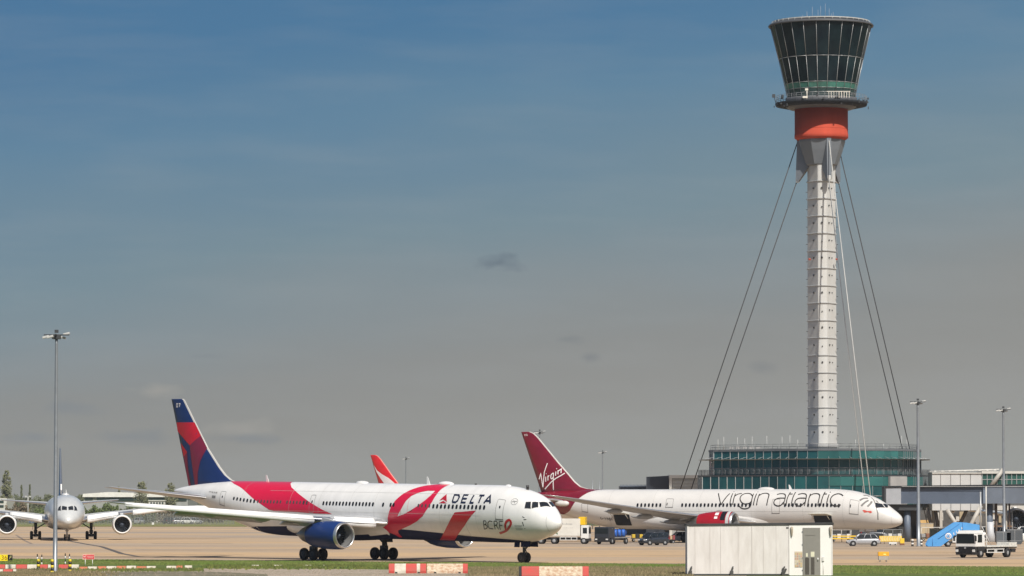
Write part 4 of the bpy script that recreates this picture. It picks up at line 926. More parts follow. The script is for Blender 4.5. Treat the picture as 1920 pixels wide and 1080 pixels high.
b.rings([[(x, y, zz(861.5)) for x, y in plan(1.0)], [(x, y, zz(861)) for x, y in plan(1.095)], [(x, y, zz(860)) for x, y in plan(1.10)], [(x, y, zz(860)) for x, y in plan(1.0)]], cap=False, smooth=False)
b.build('sun_canopy', mat('canopy_grey', (.30, .33, .34), .45, .3), bd)
b = MB()
for q in resample(plan(1.0), 1.8): b.tube((q.x, q.y, zz(855.5)), (q.x * 1.09, q.y * 1.09, zz(859.5)), .035, n=4)
b.build('canopy_brackets', mull, bd)
b = MB(); b.box((10.9, -15.55, (zz(893) + zz(957)) / 2), (3.7, .5, zz(893) - zz(957) - .05), rz=.66); b.build('concrete_panel', concr, bd)
b = MB()
for sc_, z0_, z1_ in ((1.0, zz(889.5), zz(845)), (1.105, zz(957), zz(893))):
    for q in resample(plan(sc_), .6):
        if q.x > 12.2 * sc_ and q.y < 3: b.box((q.x * 1.006, q.y * 1.006, (z0_ + z1_) / 2), (.10, .14, z1_ - z0_ - .02), rz=math.atan2(q.y, q.x))
b.build('close_set_fins', mat('fin_grey', (.20, .23, .24), .5, .3), bd)
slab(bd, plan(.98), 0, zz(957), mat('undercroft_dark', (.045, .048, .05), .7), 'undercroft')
# brighter upper band facing forward
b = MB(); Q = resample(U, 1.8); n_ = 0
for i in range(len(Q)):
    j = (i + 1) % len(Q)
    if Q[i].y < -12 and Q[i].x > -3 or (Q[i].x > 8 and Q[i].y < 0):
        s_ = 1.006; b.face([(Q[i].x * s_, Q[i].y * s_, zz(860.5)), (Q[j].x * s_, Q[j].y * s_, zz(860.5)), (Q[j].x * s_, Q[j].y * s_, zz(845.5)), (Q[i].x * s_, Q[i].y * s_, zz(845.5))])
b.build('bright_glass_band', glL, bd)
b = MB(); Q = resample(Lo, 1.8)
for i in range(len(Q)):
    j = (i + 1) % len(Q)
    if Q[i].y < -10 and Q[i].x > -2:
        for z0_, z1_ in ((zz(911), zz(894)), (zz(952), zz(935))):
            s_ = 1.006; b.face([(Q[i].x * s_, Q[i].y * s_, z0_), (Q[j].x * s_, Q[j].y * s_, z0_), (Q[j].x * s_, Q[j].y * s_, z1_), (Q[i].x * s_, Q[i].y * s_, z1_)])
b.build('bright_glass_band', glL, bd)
for px_, py_ in ((1351, 817), (1377, 818), (1391, 820), (1405, 816), (1433, 815), (1462, 817), (1477, 814), (1492, 822), (1602, 822), (1618, 812), (1655, 830), (1690, 815), (1340, 822), (1700, 822)):
    b = MB(); x = (px_ - 1543) * .0865; b.tube((x, -4, zz(842)), (x, -4, zz(py_)), .045, .03, 5); b.build('roof_aerial', mat('aerial_pale', (.55, .56, .54), .5), bd)
b = MB()
for k in range(5): b.box((-15.2 + k * 1.1, -1, zz(840) + .25), (.7, .5, .3 + .1 * (k % 2)))
b.build('roof_plant', mat('plant_pale', (.36, .35, .34), .6), bd)

# ---------------------------------------------------------------- other buildings behind
ribdark = mat('ribbed_cladding', (.035, .045, .065), .45, var=.3, scale=2, stretch=(1, 1, .05))
offwhite = mat('offwhite_cladding', (.55, .54, .50), .55, var=.06)
louv = mat('louvre_grey', (.30, .31, .30), .6)
def zat(py, d): return W(960, py, d).z
def xat(px, d): return W(px, 946, d).x
b1 = thing('plant_building', 'dark ribbed block with pale louvred end beside the tower building', 'building', (0, 0, 0))
d = 705
b = MB(); b.prism([(xat(1213.5, d), 0), (xat(1254.5, d), 0), (xat(1254.5, d), zat(892, d)), (xat(1213.5, d), zat(894, d))], d, d + 5); b.build('ribbed_block', ribdark, b1)
b = MB()
for k in range(24): x = xat(1213 + k * 1.78, d); b.box((x, d - .1, zat(893, d) / 2), (.07, .18, zat(894, d)))
b.build('cladding_ribs', mat('rib_blue_grey', (.07, .085, .11), .5), b1)
b = MB(); b.b2(xat(1255, d), xat(1340, d), d - 2, d + 14, 0, zat(897, d)); wl = b.build('louvred_wall', louv, b1)
b = MB()
for k in range(12): z = zat(900 + k * 2.6, d); b.box((xat(1299, d), d - 2.1, z), (xat(1340, d) - xat(1262, d), .2, .07), rx=.5)
b.build('louvres', mat('louvre_pale', (.60, .60, .57), .6), wl)
b = MB(); b.b2(xat(1254, d), xat(1259, d), d - 2.3, d - 1.9, 0, zat(893, d)); b.b2(xat(1254, d), xat(1340, d), d - 2.4, d + 14, zat(897, d), zat(891, d)); b.build('white_frame', offwhite, b1)
b2_ = thing('low_building', 'long low dark roof showing left of the ribbed block', 'building', (0, 0, 0)); d = 730
b = MB(); b.b2(xat(1163, d), xat(1230, d), d, d + 10, 0, zat(912, d)); b.build('wall', ribdark, b2_)
b = MB()
for k in range(20): b.box((xat(1164 + k * 2.6, d), d - .2, zat(911, d)), (.12, .3, .5))
b.b2(xat(1163, d), xat(1215, d), d - .3, d + 10, zat(912, d), zat(911, d)); b.build('roof_edge_units', mat('roof_unit_blue', (.12, .15, .20), .5), b2_)

# elevated terminal link
tl = thing('elevated_link', 'raised pale walkway with green glazing on slanted legs behind the boarding bridge', 'walkway', (0, 0, 0)); d = 640
z0_, z1_ = zat(957, d), zat(888, d)
b = MB(); b.b2(xat(1748, d), xat(1841, d), d, d + 6, z0_, z1_); b.build('wall_panels', mat('panel_white', (.50, .505, .50), .5, var=.05), tl)
b = MB()
for px_ in (1764, 1783, 1801, 1820): b.box((xat(px_, d), d - .03, (z0_ + z1_) / 2), (.07, .06, z1_ - z0_ - .02))
b.build('panel_joints', seamd, tl)
b = MB(); b.b2(xat(1841, d), xat(1960, d), d, d + 6, zat(912, d), z1_); b.build('glazing', mat('terminal_glass', (.03, .11, .09), .1, col2=(.015, .05, .045), scale=.1), tl)
b = MB()
for k in range(13): b.box((xat(1842 + k * 9.2, d), d - .06, (zat(912, d) + z1_) / 2), (.09, .12, z1_ - zat(912, d) - .02))
b.b2(xat(1841, d), xat(1960, d), d - .1, d, zat(899, d) - .05, zat(899, d) + .05); b.build('mullions', mull, tl)
b = MB(); b.b2(xat(1841, d), xat(1960, d), d - .3, d + 6.2, zat(888, d), zat(883.5, d)); b.b2(xat(1748, d), xat(1841, d), d - .2, d + 6.2, zat(888, d), zat(886, d))
b.build('roof', offwhite, tl)
b = MB(); b.tube((xat(1748, d), d + 1, zat(884, d)), (xat(1875, d), d + 1, zat(880, d)), .1, n=6); b.tube((xat(1748, d), d + 4, zat(884, d)), (xat(1875, d), d + 4, zat(881, d)), .1, n=6)
for k in range(9): b.box((xat(1755 + k * 14, d), d + 1, zat(883.4 - k * .3, d)), (.35, .2, .18))
b.build('roof_pipes', mat('pipe_pale', (.66, .64, .6), .4), tl)
beige = mat('strut_beige', (.44, .42, .38), .55)
for (xa, ya, xb, yb) in ((1880, 880, 1856, 912), (1774, 955, 1806, 1008), (1838, 948, 1806, 1008)): b = MB(); b.tube((xat(xa, d), d - 1, zat(ya, d)), (xat(xb, d), d - 1, zat(yb, d)), .33, n=12); b.build('slanted_strut', beige, tl)
b = MB()
for (xa, ya, xb, yb) in ((1741, 952, 1752, 1005), (1756, 955, 1764, 1005), (1818, 950, 1790, 1008)): b.tube((xat(xa, d), d + 2, zat(ya, d)), (xat(xb, d), d + 2, max(0, zat(yb, d))), .3, n=10)
b.build('dark_strut', mat('strut_dark', (.13, .115, .10), .6), tl)
b = MB(); b.b2(xat(1762, d), xat(1767, d), d, d + 1, 0, z0_); b.b2(xat(1752, d), xat(1757, d), d + 3, d + 4, 0, z0_); b.build('column', beige, tl)

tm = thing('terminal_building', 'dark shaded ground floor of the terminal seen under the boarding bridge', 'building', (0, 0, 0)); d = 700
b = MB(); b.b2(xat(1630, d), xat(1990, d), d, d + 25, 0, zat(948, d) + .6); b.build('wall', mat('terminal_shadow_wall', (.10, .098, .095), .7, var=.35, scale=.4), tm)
rngb = random.Random(9)
for k in range(26):
    x0_ = rngb.uniform(1690, 1925); w_ = rngb.uniform(4, 14); y0_ = rngb.uniform(955, 985); h_ = rngb.uniform(5, 16)
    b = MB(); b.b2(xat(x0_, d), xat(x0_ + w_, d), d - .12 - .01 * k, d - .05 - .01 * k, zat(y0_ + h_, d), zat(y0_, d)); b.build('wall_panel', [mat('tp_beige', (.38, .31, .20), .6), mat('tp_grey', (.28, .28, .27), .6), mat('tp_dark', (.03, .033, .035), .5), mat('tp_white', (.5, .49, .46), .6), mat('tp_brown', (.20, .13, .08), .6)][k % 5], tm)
b = MB(); b.b2(xat(1722, d), xat(1748, d), d - .5, d - .4, zat(988, d), zat(975, d)); b.build('orange_bay', mat('bay_orange', (.55, .36, .14), .6), tm)  # flat orange panel on the terminal wall
b = MB(); b.b2(xat(1868, d), xat(1990, d), d - 1.2, d, zat(957, d), zat(948, d)); b.build('pale_fascia', mat('tp_white'  , (.5, .49, .46)), tm)

# boarding bridge
ab = thing('boarding_bridge', 'long slate blue boarding bridge on round columns right of the crimson tailed airliner nose', 'boarding bridge', (0, 0, 0)); d = 592
slate = mat('bridge_slate', (.085, .11, .155), .45, var=.10, scale=.3); slate2 = mat('bridge_slate_light', (.13, .155, .195), .45, var=.12, scale=.3)
b = MB(); b.b2(xat(1689, d), xat(1843, d), d, d + 3.2, zat(944.5, d), zat(911, d)); b.build('tunnel', slate, ab)
b = MB(); b.b2(xat(1849, d), xat(1990, d), d - .5, d + 3.6, zat(944, d), zat(909.5, d)); b.build('outer_tunnel', slate2, ab)
b = MB(); b.b2(xat(1843, d), xat(1849, d), d - .3, d + 3.4, zat(944, d), zat(910, d)); b.build('tunnel_joint', mat('joint_blue', (.15, .19, .25), .5), ab)
b = MB(); b.b2(xat(1661, d), xat(1689, d), d - .4, d + 3.6, zat(945.5, d), zat(914, d)); b.build('end_cab', mat('cab_pale_grey', (.36, .375, .40), .5), ab)
b = MB(); b.b2(xat(1658, d), xat(1661, d), d - .5, d + 3.8, zat(962, d), zat(912, d)); b.b2(xat(1658, d), xat(1700, d), d + 2, d + 2.3, zat(915, d), zat(911, d)); b.b2(xat(1662, d), xat(1730, d), d + .5, d + 3, zat(957, d), zat(945.5, d)); b.build('end_frame', dkgrey, ab)
b = MB(); b.prism([(xat(1660, d), zat(913.5, d)), (xat(1990, d), zat(908.5, d)), (xat(1990, d), zat(907, d)), (xat(1660, d), zat(911.2, d))], d - .6, d + 3.8); b.build('roof_edge', mat('roof_edge_black', (.02, .022, .025), .5), ab)
b = MB(); b.b2(xat(1690, d), xat(1985, d), d - .65, d - .61, zat(912.2, d) - .03, zat(912.2, d) + .03); b.build('lamp_strip', mat('strip_white', (.45, .45, .44), .5), ab)
for px_, r_, y0_ in ((1703, .50, 957), (1857, .56, 944.5)):
    b = MB(); b.tube((xat(px_, d), d + 1.6, 0), (xat(px_, d), d + 1.6, zat(y0_, d)), r_, n=24); b.build('column', mat('column_slate', (.12, .15, .20), .5), ab)
b = MB(); b.lathe([(.9, 0), (.55, 1.5), (.5, 3.0)], o=(xat(1856, d), d - .3, 0), n=20); b.build('column_guard', mat('guard_pale', (.5, .52, .55), .5), ab)
pg_ = 'slim posts under the boarding bridge'
for k, (px_, w_, y0_, m_, lb) in enumerate(((1838.5, .12, 922, mull, 'pale post, tallest of those in front of the bridge joint'), (1849, .1, 912, offwhite, 'white vertical pole fixed beside the bridge joint'), (1867.5, .2, 943, mat('post_brown', (.16, .12, .10), .6), 'brown post right of the slate column'), (1885.5, .25, 944, beige, 'thick beige post under the outer tunnel'), (1892.5, .14, 944, mat('post_brown', (.16, .12, .10)), 'thin dark post beside the thick beige post'), (1897.5, .08, 950, mull, 'thin grey post nearest the dark aircraft engine'))):
    dd = 588 if k < 2 else 594
    b = MB(); b.tube((0, 0, 0), (0, 0, zat(y0_, dd)), w_, n=8); b.box((0, 0, .1), (w_ * 3.4, w_ * 3.4, .2)); tag(b.build('post', m_, loc=(xat(px_, dd), dd, 0)), lb, 'post', pg_)
# ---------------------------------------------------------------- lamp masts
galv = mat('galvanised_steel', (.30, .32, .34), .42, .5, var=.1, scale=1.2)
lampw = mat('lamp_housing', (.5, .5, .48), .35)
LM = 'apron lamp masts'
def lamp_mast(px, d, h, label, r0=.2, ring=False, heads=((-1.0, .05), (1.0, .35))):
    t = thing('lamp_mast', label, 'lamp mast', GD(px, d), 0, LM)
    b = MB(); b.lathe([(r0 * 1.5, 0), (r0 * 1.5, .06), (r0, .1), (r0 * .97, 3.2), (r0 * .9, 3.25), (r0 * .6, h - 1.2), (r0 * .6, h - .4)], n=16); b.build('pole', galv, t)
    b = MB(); b.b2(-.35, .35, -.3, .3, h - .75, h - .35, .04); b.b2(-1.05, 1.05, -.06, .06, h - .45, h - .35); b.b2(-.06, .06, -1.0, 1.0, h - .45, h - .35); b.box((0, 0, h - .1), (.3, .3, .25)); b.build('head_frame', dkgrey, t)
    for x, y, s_ in ((-.85, -.3, 1), (-.45, -.7, 1), (.8, .25, -1), (.42, .6, 1)):
        b = MB(); b.box((x, y, h - .5 + (.2 if s_ < 0 else -.08)), (.55, .4, .18), ry=-.25 * s_ if x < 0 else .25 * s_, bev=.04); b.build('floodlight', lampw, t)
    return t
t0_ = lamp_mast(104, 326, 20.0, 'tall grey lamp mast standing in front of the silver airliner', .19)
lamp_mast(1722, 531, 19.8, 'grey lamp mast rising beside the nose of the crimson tailed airliner', .27)
lamp_mast(1882.5, 577, 19.9, 'slender lamp mast above the green glazed walkway at right', .25)
for px_, top, lb in ((761, 857, 'distant lamp mast behind the ribbon airliner fuselage'), (1012, 806, 'distant lamp mast whose head shows above the crimson fin'), (1130, 845, 'distant lamp mast between the crimson fin and the ribbed block')):
    lamp_mast(px_, 14.0 * 7400 / (946 - top), 19.6, lb, .22)
for px_, top, lb in ((1111, 899, 'short thin aerial left of the distant lamp mast'), (1124, 902, 'short thin aerial beside the distant lamp mast foot')):
    dd = 900; b = MB(); b.tube((0, 0, 0), (0, 0, zat(top, dd)), .12, .06, 6); b.box((0, 0, zat(top, dd) - .5), (.4, .1, .1)); tag(b.build('aerial', galv, loc=GD(px_, dd)), lb, 'aerial')

# ---------------------------------------------------------------- white cabin in front
kd = 312.0
kb = thing('equipment_cabin', 'large white panelled equipment cabin with grey door in front of the crimson tailed airliner', 'cabin', (0, 0, 0))
kx = lambda px: W(px, 946, kd).x
kz = lambda py: W(1424, py, kd).z
m_pan = mat('grimy_white_panel', (.67, .645, .62), .6, col2=(.57, .54, .51), scale=2.2, stretch=(1, 1, .22))
m_br = mat('lighter_white_panel', (.80, .78, .745), .55, var=.03, scale=.8)  # right-hand wall in a lighter white than the panels beside it
b = MB(); b.b2(kx(1288.5), kx(1480), kd, kd + 3.6, .12, kz(985)); b.build('panel_wall', m_pan, kb)
b = MB(); b.b2(kx(1480), kx(1560.5), kd - .02, kd + 3.6, .02, kz(984.5)); b.build('white_wall', m_br, kb)
b = MB()
for px_, w_ in ((1303, .02), (1331, .02), (1351, .02), (1384, .02), (1409.6, .05), (1431, .02), (1455, .02)): b.box((kx(px_), kd - .012, kz(985) / 2 + .06), (w_, .024, kz(985) - .13))
b.build('panel_joints', mat('joint_warm_grey', (.50, .47, .44), .7), kb)  # joints in a warm grey, darker than the panels
b = MB(); b.b2(kx(1288), kx(1480), kd - .01, kd + .02, .02, .14); b.build('base_rail', dkgrey, kb)
b = MB(); b.prism([(kx(1286.5), kz(986)), (kx(1563), kz(983.5)), (kx(1563), kz(979.8)), (kx(1286.5), kz(982.5))], kd - .07, kd + 3.8); b.build('roof', mat('roof_felt', (.055, .055, .055), .7, var=.3), kb)
b = MB(); b.b2(kx(1505), kx(1537.5), kd - .10, kd - .021, 0, kz(989.5)); dr = b.build('door', mat('door_grey', (.235, .225, .20), .55, var=.06), kb)
b = MB()
for x0_, x1_ in ((1509, 1516.5), (1520, 1526.5)):
    for k in range(24): b.box(((kx(x0_) + kx(x1_)) / 2, kd - .115, kz(1046) - .055 * k), (kx(x1_) - kx(x0_), .03, .035), rx=.4)
b.build('door_louvre', mat('louvre_dark', (.15, .135, .12), .6), dr)
b = MB(); b.b2(kx(1510.5), kx(1514), kd - .125, kd - .101, kz(1044), kz(1037)); b.b2(kx(1519.5), kx(1526.5), kd - .125, kd - .101, kz(1044), kz(1034.5)); b.build('door_notice', mat('notice_cream', (.68, .66, .50), .6), dr)
b = MB(); b.tube((kx(1532.8), kd - .13, kz(1046)), (kx(1532.8), kd - .13, kz(1051)), .05, n=8); b.build('door_handle', mat('handle_white', (.7, .7, .68), .4), dr)
b = MB(); b.b2(kx(1509), kx(1528), kd - .115, kd - .101, kz(1004), kz(1003.3)); b.build('door_seam', mat('louvre_dark', (.15, .135, .12)), dr)
b = MB(); b.b2(kx(1489.5), kx(1504), kd - .05, kd - .021, kz(1063), kz(1034)); nb = b.build('notice_board', mat('board_cream', (.62, .54, .40), .6), kb)
rk = random.Random(4)
for i in range(4):
    for j in range(6):
        b = MB(); cx = kx(1491.3 + i * 3.5); b.b2(cx - .055, cx + .055, kd - .06, kd - .05, kz(1036.8 + j * 4.6 + 3.4), kz(1036.8 + j * 4.6)); b.build('notice_panel', [mat('np_pink', (.55, .33, .25), .6), mat('np_buff', (.60, .46, .25), .6), mat('np_grey', (.42, .40, .36), .6), mat('np_pale', (.66, .60, .48), .6)][rk.randrange(4)], nb)
for px_ in (1484.3, 1557):
    b = MB(); b.lathe([(.02, .0), (.06, .1), (.1, .5), (.11, .75), (.02, .78)], o=(kx(px_), kd - .14, kz(1006)), n=10); b.build('wall_lamp', mat('lamp_fawn', (.42, .36, .28), .5), kb)
for px_, s_ in ((1294, 1), (1371.5, 1), (1468, -1)):
    b = MB(); x = kx(px_)
    b.box((x, kd - .14, .2), (.26, .2, .4), bev=.03); b.box((x + .03, kd - .1, .48), (.16, .1, .3), ry=.3 * s_); b.box((x + .08, kd - .07, .66), (.1, .08, .16), ry=.5)
    if s_ < 0: b.box((x + .16, kd - .12, .42), (.14, .14, .3), ry=.5)
    b.build('bracket', mat('bracket_dark', (.09, .09, .085), .6, var=.3), kb)
b = MB(); b.b2(kx(1474), kx(1479), kd - .03, kd, kz(991), kz(988)); b.build('vent', seamd, kb)
b = MB()
for py_ in (996, 1020, 1045, 1068): b.b2(kx(1503.2), kx(1505), kd - .07, kd - .021, kz(py_ + 2), kz(py_))
b.build('door_hinges', greym, dr)
b = MB(); b.b2(kx(1288.3), kx(1290.6), kd - .035, kd - .001, .14, kz(986)); b.b2(kx(1478.6), kx(1480.6), kd - .05, kd - .021, .05, kz(986)); b.b2(kx(1558.6), kx(1560.7), kd - .05, kd - .021, .05, kz(986)); b.build('corner_trim', mat('trim_white', (.70, .68, .65), .5), kb)
b = MB(); b.b2(kx(1541), kx(1545), kd - .12, kd - .021, kz(1052), kz(1044)); b.tube((kx(1543), kd - .05, kz(1052)), (kx(1543), kd - .05, .1), .02, n=5); b.build('junction_box', mat('trim_white', (.70, .68, .65)), kb)

# ---------------------------------------------------------------- roadside barriers, signs, posts
m_redp = mat('barrier_red', (.52, .042, .032), .6, col2=(.38, .07, .05), scale=2.2); m_whp = mat('barrier_white', (.62, .58, .50), .6, col2=(.42, .37, .28), scale=1.6)
m_orp = mat('barrier_orange', (.52, .12, .045), .6, col2=(.38, .13, .06), scale=2.5); m_scuff = mat('barrier_scuffed_cream', (.64, .58, .44), .7, col2=(.40, .20, .11), scale=3.6, stretch=(1, 1, 1.6))
def block(name, x0, x1, d, h, m, label, depth=.5, group='red and white barriers along the verge', ends=None, z=0):
    t = thing(name, label, 'barrier', ((xat(x0, d) + xat(x1, d)) / 2, d, z), 0, group)
    l_ = abs(xat(x1, d) - xat(x0, d)) - .03
    def sect(x): return [(x, -depth / 2, 0), (x, depth / 2, 0), (x, depth / 2, h * .25), (x, depth * .32, h * .9), (x, depth * .28, h), (x, -depth * .28, h), (x, -depth * .32, h * .9), (x, -depth / 2, h * .25)]
    def seg(a_, b_, m_, nm='body'):
        b = MB(); b.rings([sect(a_), sect(b_)], smooth=False); bmesh.ops.bevel(b.bm, geom=b.bm.edges[:], offset=.018, segments=1, affect='EDGES'); return b.build(nm, m_, t)
    if ends: 
        cur = -l_ / 2
        for frac, m_ in ends: seg(cur, cur + l_ * frac, m_, 'painted_segment'); cur += l_ * frac
    else: seg(-l_ / 2, l_ / 2, m)
    b = MB()
    for s_ in (-.3, .3): b.b2(s_ * l_ - .1, s_ * l_ + .1, -depth / 2 - .004, -depth / 2 + .1, .0, h * .16)
    b.build('lifting_slot', mat('slot_dark', (.03, .03, .03), .8), t)
    return t
row = [(-3, 11, 0), (11, 31, 1), (31, 52, 0), (52, 70, 1), (76, 91, 0), (91, 109, 1), (111, 129, 0), (129, 149, 1), (150, 165, 2), (165.5, 182.5, 1), (183.5, 200, 2), (200.5, 219, 1), (219.5, 237, 2), (238, 256, 1), (257, 275, 2), (275.5, 293, 1), (313, 331, 1), (331.5, 343, 2), (347, 361, 1)]
ords = ['first', 'second', 'third', 'fourth', 'fifth', 'sixth', 'seventh', 'eighth', 'ninth', 'tenth', 'eleventh', 'twelfth', 'thirteenth', 'fourteenth', 'fifteenth', 'sixteenth', 'seventeenth', 'eighteenth', 'nineteenth']
for k, (x0_, x1_, c) in enumerate(row):
    base = 1067.6 if k < 8 else 1068.6 - max(0, k - 8) * .38; d = 41440 / (base - 946); h = (9.6 if k < 8 else 6.4 if k < 14 else 5) * d / 7400
    block('barrier_block', x0_, x1_, d, h, [m_redp, m_whp, m_orp][c], f"{['red', 'white', 'faded orange'][c]} barrier block, {ords[k]} from the left in the long row")
for k, (x0_, x1_, c) in enumerate([(-6, 7, 1), (7.5, 25, 0), (25.5, 32, 1)]): block('barrier_block', x0_, x1_, 41440 / (1074.8 - 946), 7.8 * 322 / 7400, [m_redp, m_whp][c], ['white barrier block cut by the left picture edge, front row', 'red barrier block in the short front row at far left', 'small white barrier block ending the short front row'][k])
for k, (x0_, x1_) in enumerate([(472, 492), (512, 530), (568, 584), (604, 614)]): block('barrier_block', x0_, x1_, 41440 / (1063.4 - 946), .22, m_whp, f"white block half hidden in verge weeds below the ribbon airliner wing, {ords[k]} from the left")
dB = 322
block('long_barrier', 729, 800, dB, .80, m_redp, 'striped red and white barrier below the main wheels, left of a cream one', .8, 'large barriers in front', [(.155, m_redp), (.30, m_whp), (.29, m_redp), (.09, m_whp), (.165, m_redp)])
block('long_barrier', 800.5, 877.5, dB, .80, m_scuff, 'scuffed cream barrier with red end, joined to the striped barrier', .8, 'large barriers in front', [(.88, m_scuff), (.12, m_redp)])
block('long_barrier', 972.5, 1104, 300, .92, m_scuff, 'large scuffed cream barrier with red ends beside the white cabin', .9, 'large barriers in front', [(.04, mat('slot_dark', (.03, .03, .03))), (.25, m_redp), (.62, m_scuff), (.09, m_redp)])

ybl = mat('bollard_yellow', (.72, .56, .03), .45); blk = mat('bollard_black', (.02, .02, .02), .5); wpost = mat('post_white', (.72, .72, .70), .5)
def banded(name, px, d, h, r, cols, label, group, cat):
    t = thing(name, label, cat, GD(px, d), 0, group); n = len(cols)
    for k, c in enumerate(cols):
        b = MB(); z0 = h * k / n; z1 = h * (k + 1) / n; b.lathe([(r, z0), (r, z1 - .004)] if k < n - 1 else [(r, z0), (r, z1 - r * .4), (r * .7, z1)], n=16); b.build('painted_band', c, t, smooth=None)
    return t
for px_, b_, t_, lb in ((72.6, 1067, 1048.2, 'yellow and black bollard left of the tall lamp mast, behind the barriers'), (98.6, 1075.2, 1048.4, 'yellow and black bollard touching the tall lamp mast foot'), (132, 1072.3, 1048.2, 'yellow and black bollard right of the tall lamp mast')):
    d = 41440 / (b_ - 946); banded('bollard', px_, d, (b_ - t_) * d / 7400, .13, [ybl, blk, ybl, blk, ybl] if b_ > 1070 else [blk, ybl, blk, ybl], lb, 'yellow and black bollards at the lamp mast', 'bollard')
for px_, b_, t_, lb in ((70.6, 1060, 1038.3, 'thin striped marker post leaning by the left yellow bollard'), (79, 1059, 1039.5, 'thin black and white marker post right of the left yellow bollard'), (123, 1058, 1037, 'thin black and white marker post left of the right yellow bollard'), (131, 1058, 1038.2, 'thin striped marker post behind the right yellow bollard')):
    d = 41440 / (b_ - 946); banded('marker_post', px_, d, (b_ - t_) * d / 7400, .05, [wpost, blk, wpost, blk], lb, 'thin marker posts', 'post')
# signs
def text_on(parent, s, x, y, z, size, m, name='lettering', sx=1.0, shear=0.0, thick=.006):
    cu = bpy.data.curves.new('t', 'FONT'); cu.body = s; cu.size = size; cu.align_x = 'CENTER'; cu.align_y = 'CENTER'; cu.extrude = thick; cu.shear = shear
    tmp = bpy.data.objects.new('t', cu); C.objects.link(tmp); dg = bpy.context.evaluated_depsgraph_get(); me = bpy.data.meshes.new_from_object(tmp.evaluated_get(dg)); bpy.data.objects.remove(tmp)
    me.materials.clear(); me.materials.append(m); me.name = name
    for v in me.vertices: v.co = Vector((v.co.x * sx, -v.co.z, v.co.y))
    o = bpy.data.objects.new(name, me); C.objects.link(o); o.parent = parent; o.location = (x, y, z); return o
d = 385; sg = thing('taxiway_sign', 'yellow taxiway sign with number 36 and black end panel', 'sign', GD(4, d)); kk = d / 7400
zs_ = lambda py: zat(py, d)
b = MB(); b.b2(-14 * kk, 11.2 * kk, -.12, .12, zs_(1051.8), zs_(1040), .02); sp = b.build('sign_panel', mat('sign_yellow', (.85, .68, .02), .4, var=.03), sg)
text_on(sp, '36', 5 * kk, -.13, zs_(1046), .62, mat('sign_ink', (.30, .12, .01), .5)); text_on(sp, '-', -3.6 * kk, -.13, zs_(1046), .5, mat('sign_ink', (.30, .12, .01)))
b = MB(); b.b2(11.3 * kk, 20 * kk, -.12, .12, zs_(1050.8), zs_(1040.2), .02); sp2 = b.build('black_panel', mat('sign_black', (.012, .012, .012), .4), sg)
text_on(sp2, 'F', 15.6 * kk, -.13, zs_(1045.6), .46, mat('sign_letter_pale', (.6, .55, .25), .5), shear=.3)
b = MB(); 
for x in (-.5, .2, .9): b.tube((x, 0, 0), (x, 0, zs_(1051.8)), .03, n=6)
b.build('sign_leg', galv, sg)
d = 362; kk = d / 7400; sg = thing('warning_sign', 'small red notice sign with white border on two legs beyond the barriers', 'sign', GD(166.5, d))
b = MB(); b.b2(-11.2 * kk, 11 * kk, -.03, .03, zs_(1049.4) if 0 else zat(1049.3, d), zat(1039.3, d), .015); sp = b.build('sign_panel', mat('sign_pale_red', (.74, .42, .35), .5), sg)
b = MB(); b.b2(-4 * kk, 10.3 * kk, -.045, -.031, zat(1048.2, d), zat(1040.2, d)); b.build('red_field', mat('sign_red', (.66, .03, .04), .5), sp)
b = MB(); b.tube((-7.4 * kk, -.031, zat(1044, d)), (-7.4 * kk, -.05, zat(1044, d)), 3.1 * kk, n=20); b.build('red_disc', mat('sign_red', (.66, .03, .04)), sp)
b = MB(); b.b2(-9.6 * kk, -5.2 * kk, -.06, -.051, zat(1044.6, d), zat(1043.4, d)); b.build('disc_bar', wht, sp)
b = MB()
for j in range(2):
    for i in range(6 - j): b.b2((-2.6 + i * 2.1 + j) * kk, (-1.2 + i * 2.1 + j) * kk, -.055, -.046, zat(1043.6 + j * 3, d), zat(1042.2 + j * 3, d))
b.build('small_lettering', mat('sign_letter_pink', (.8, .5, .48), .5), sp)
b = MB()
for x in (-6 * kk, 7.6 * kk): b.tube((x, 0, 0), (x, 0, zat(1049, d)), .03, n=6)
b.build('sign_leg', wpost, sg)
# yellow apron box at right
d = 41440 / (1053.8 - 946); kk = d / 7400; ys = thing('apron_marker_box', 'small orange topped marker box with grey slats on the apron right of the cabin', 'marker box', GD(1656.3, d))
b = MB(); b.b2(-10.5 * kk, 9.8 * kk, -.3, .3, zat(1042.5, d), zat(1034.5, d), .03); b.build('orange_top', mat('box_orange', (.75, .38, .02), .5), ys)
b = MB(); b.b2(-9.8 * kk, 9.2 * kk, -.28, .28, zat(1050, d), zat(1042.4, d)); b.build('slatted_body', mat('box_grey', (.30, .28, .24), .6), ys)
b = MB()
for k in range(8): b.b2((-8.6 + k * 2.2) * kk, (-7.8 + k * 2.2) * kk, -.31, -.281, zat(1050, d), zat(1042.6, d))
b.build('slats', mat('box_slat_pale', (.55, .53, .47), .6), ys)
b = MB(); b.b2(-1 * kk, 4 * kk, -.32, -.301, zat(1041, d), zat(1038, d)); b.build('number_plate', mat('plate_yellow', (.85, .7, .2), .5), ys)
b = MB()
for x in (-7 * kk, 5 * kk): b.b2(x - .07, x + .07, -.1, .1, 0, zat(1050, d))
b.build('leg', wpost, ys)

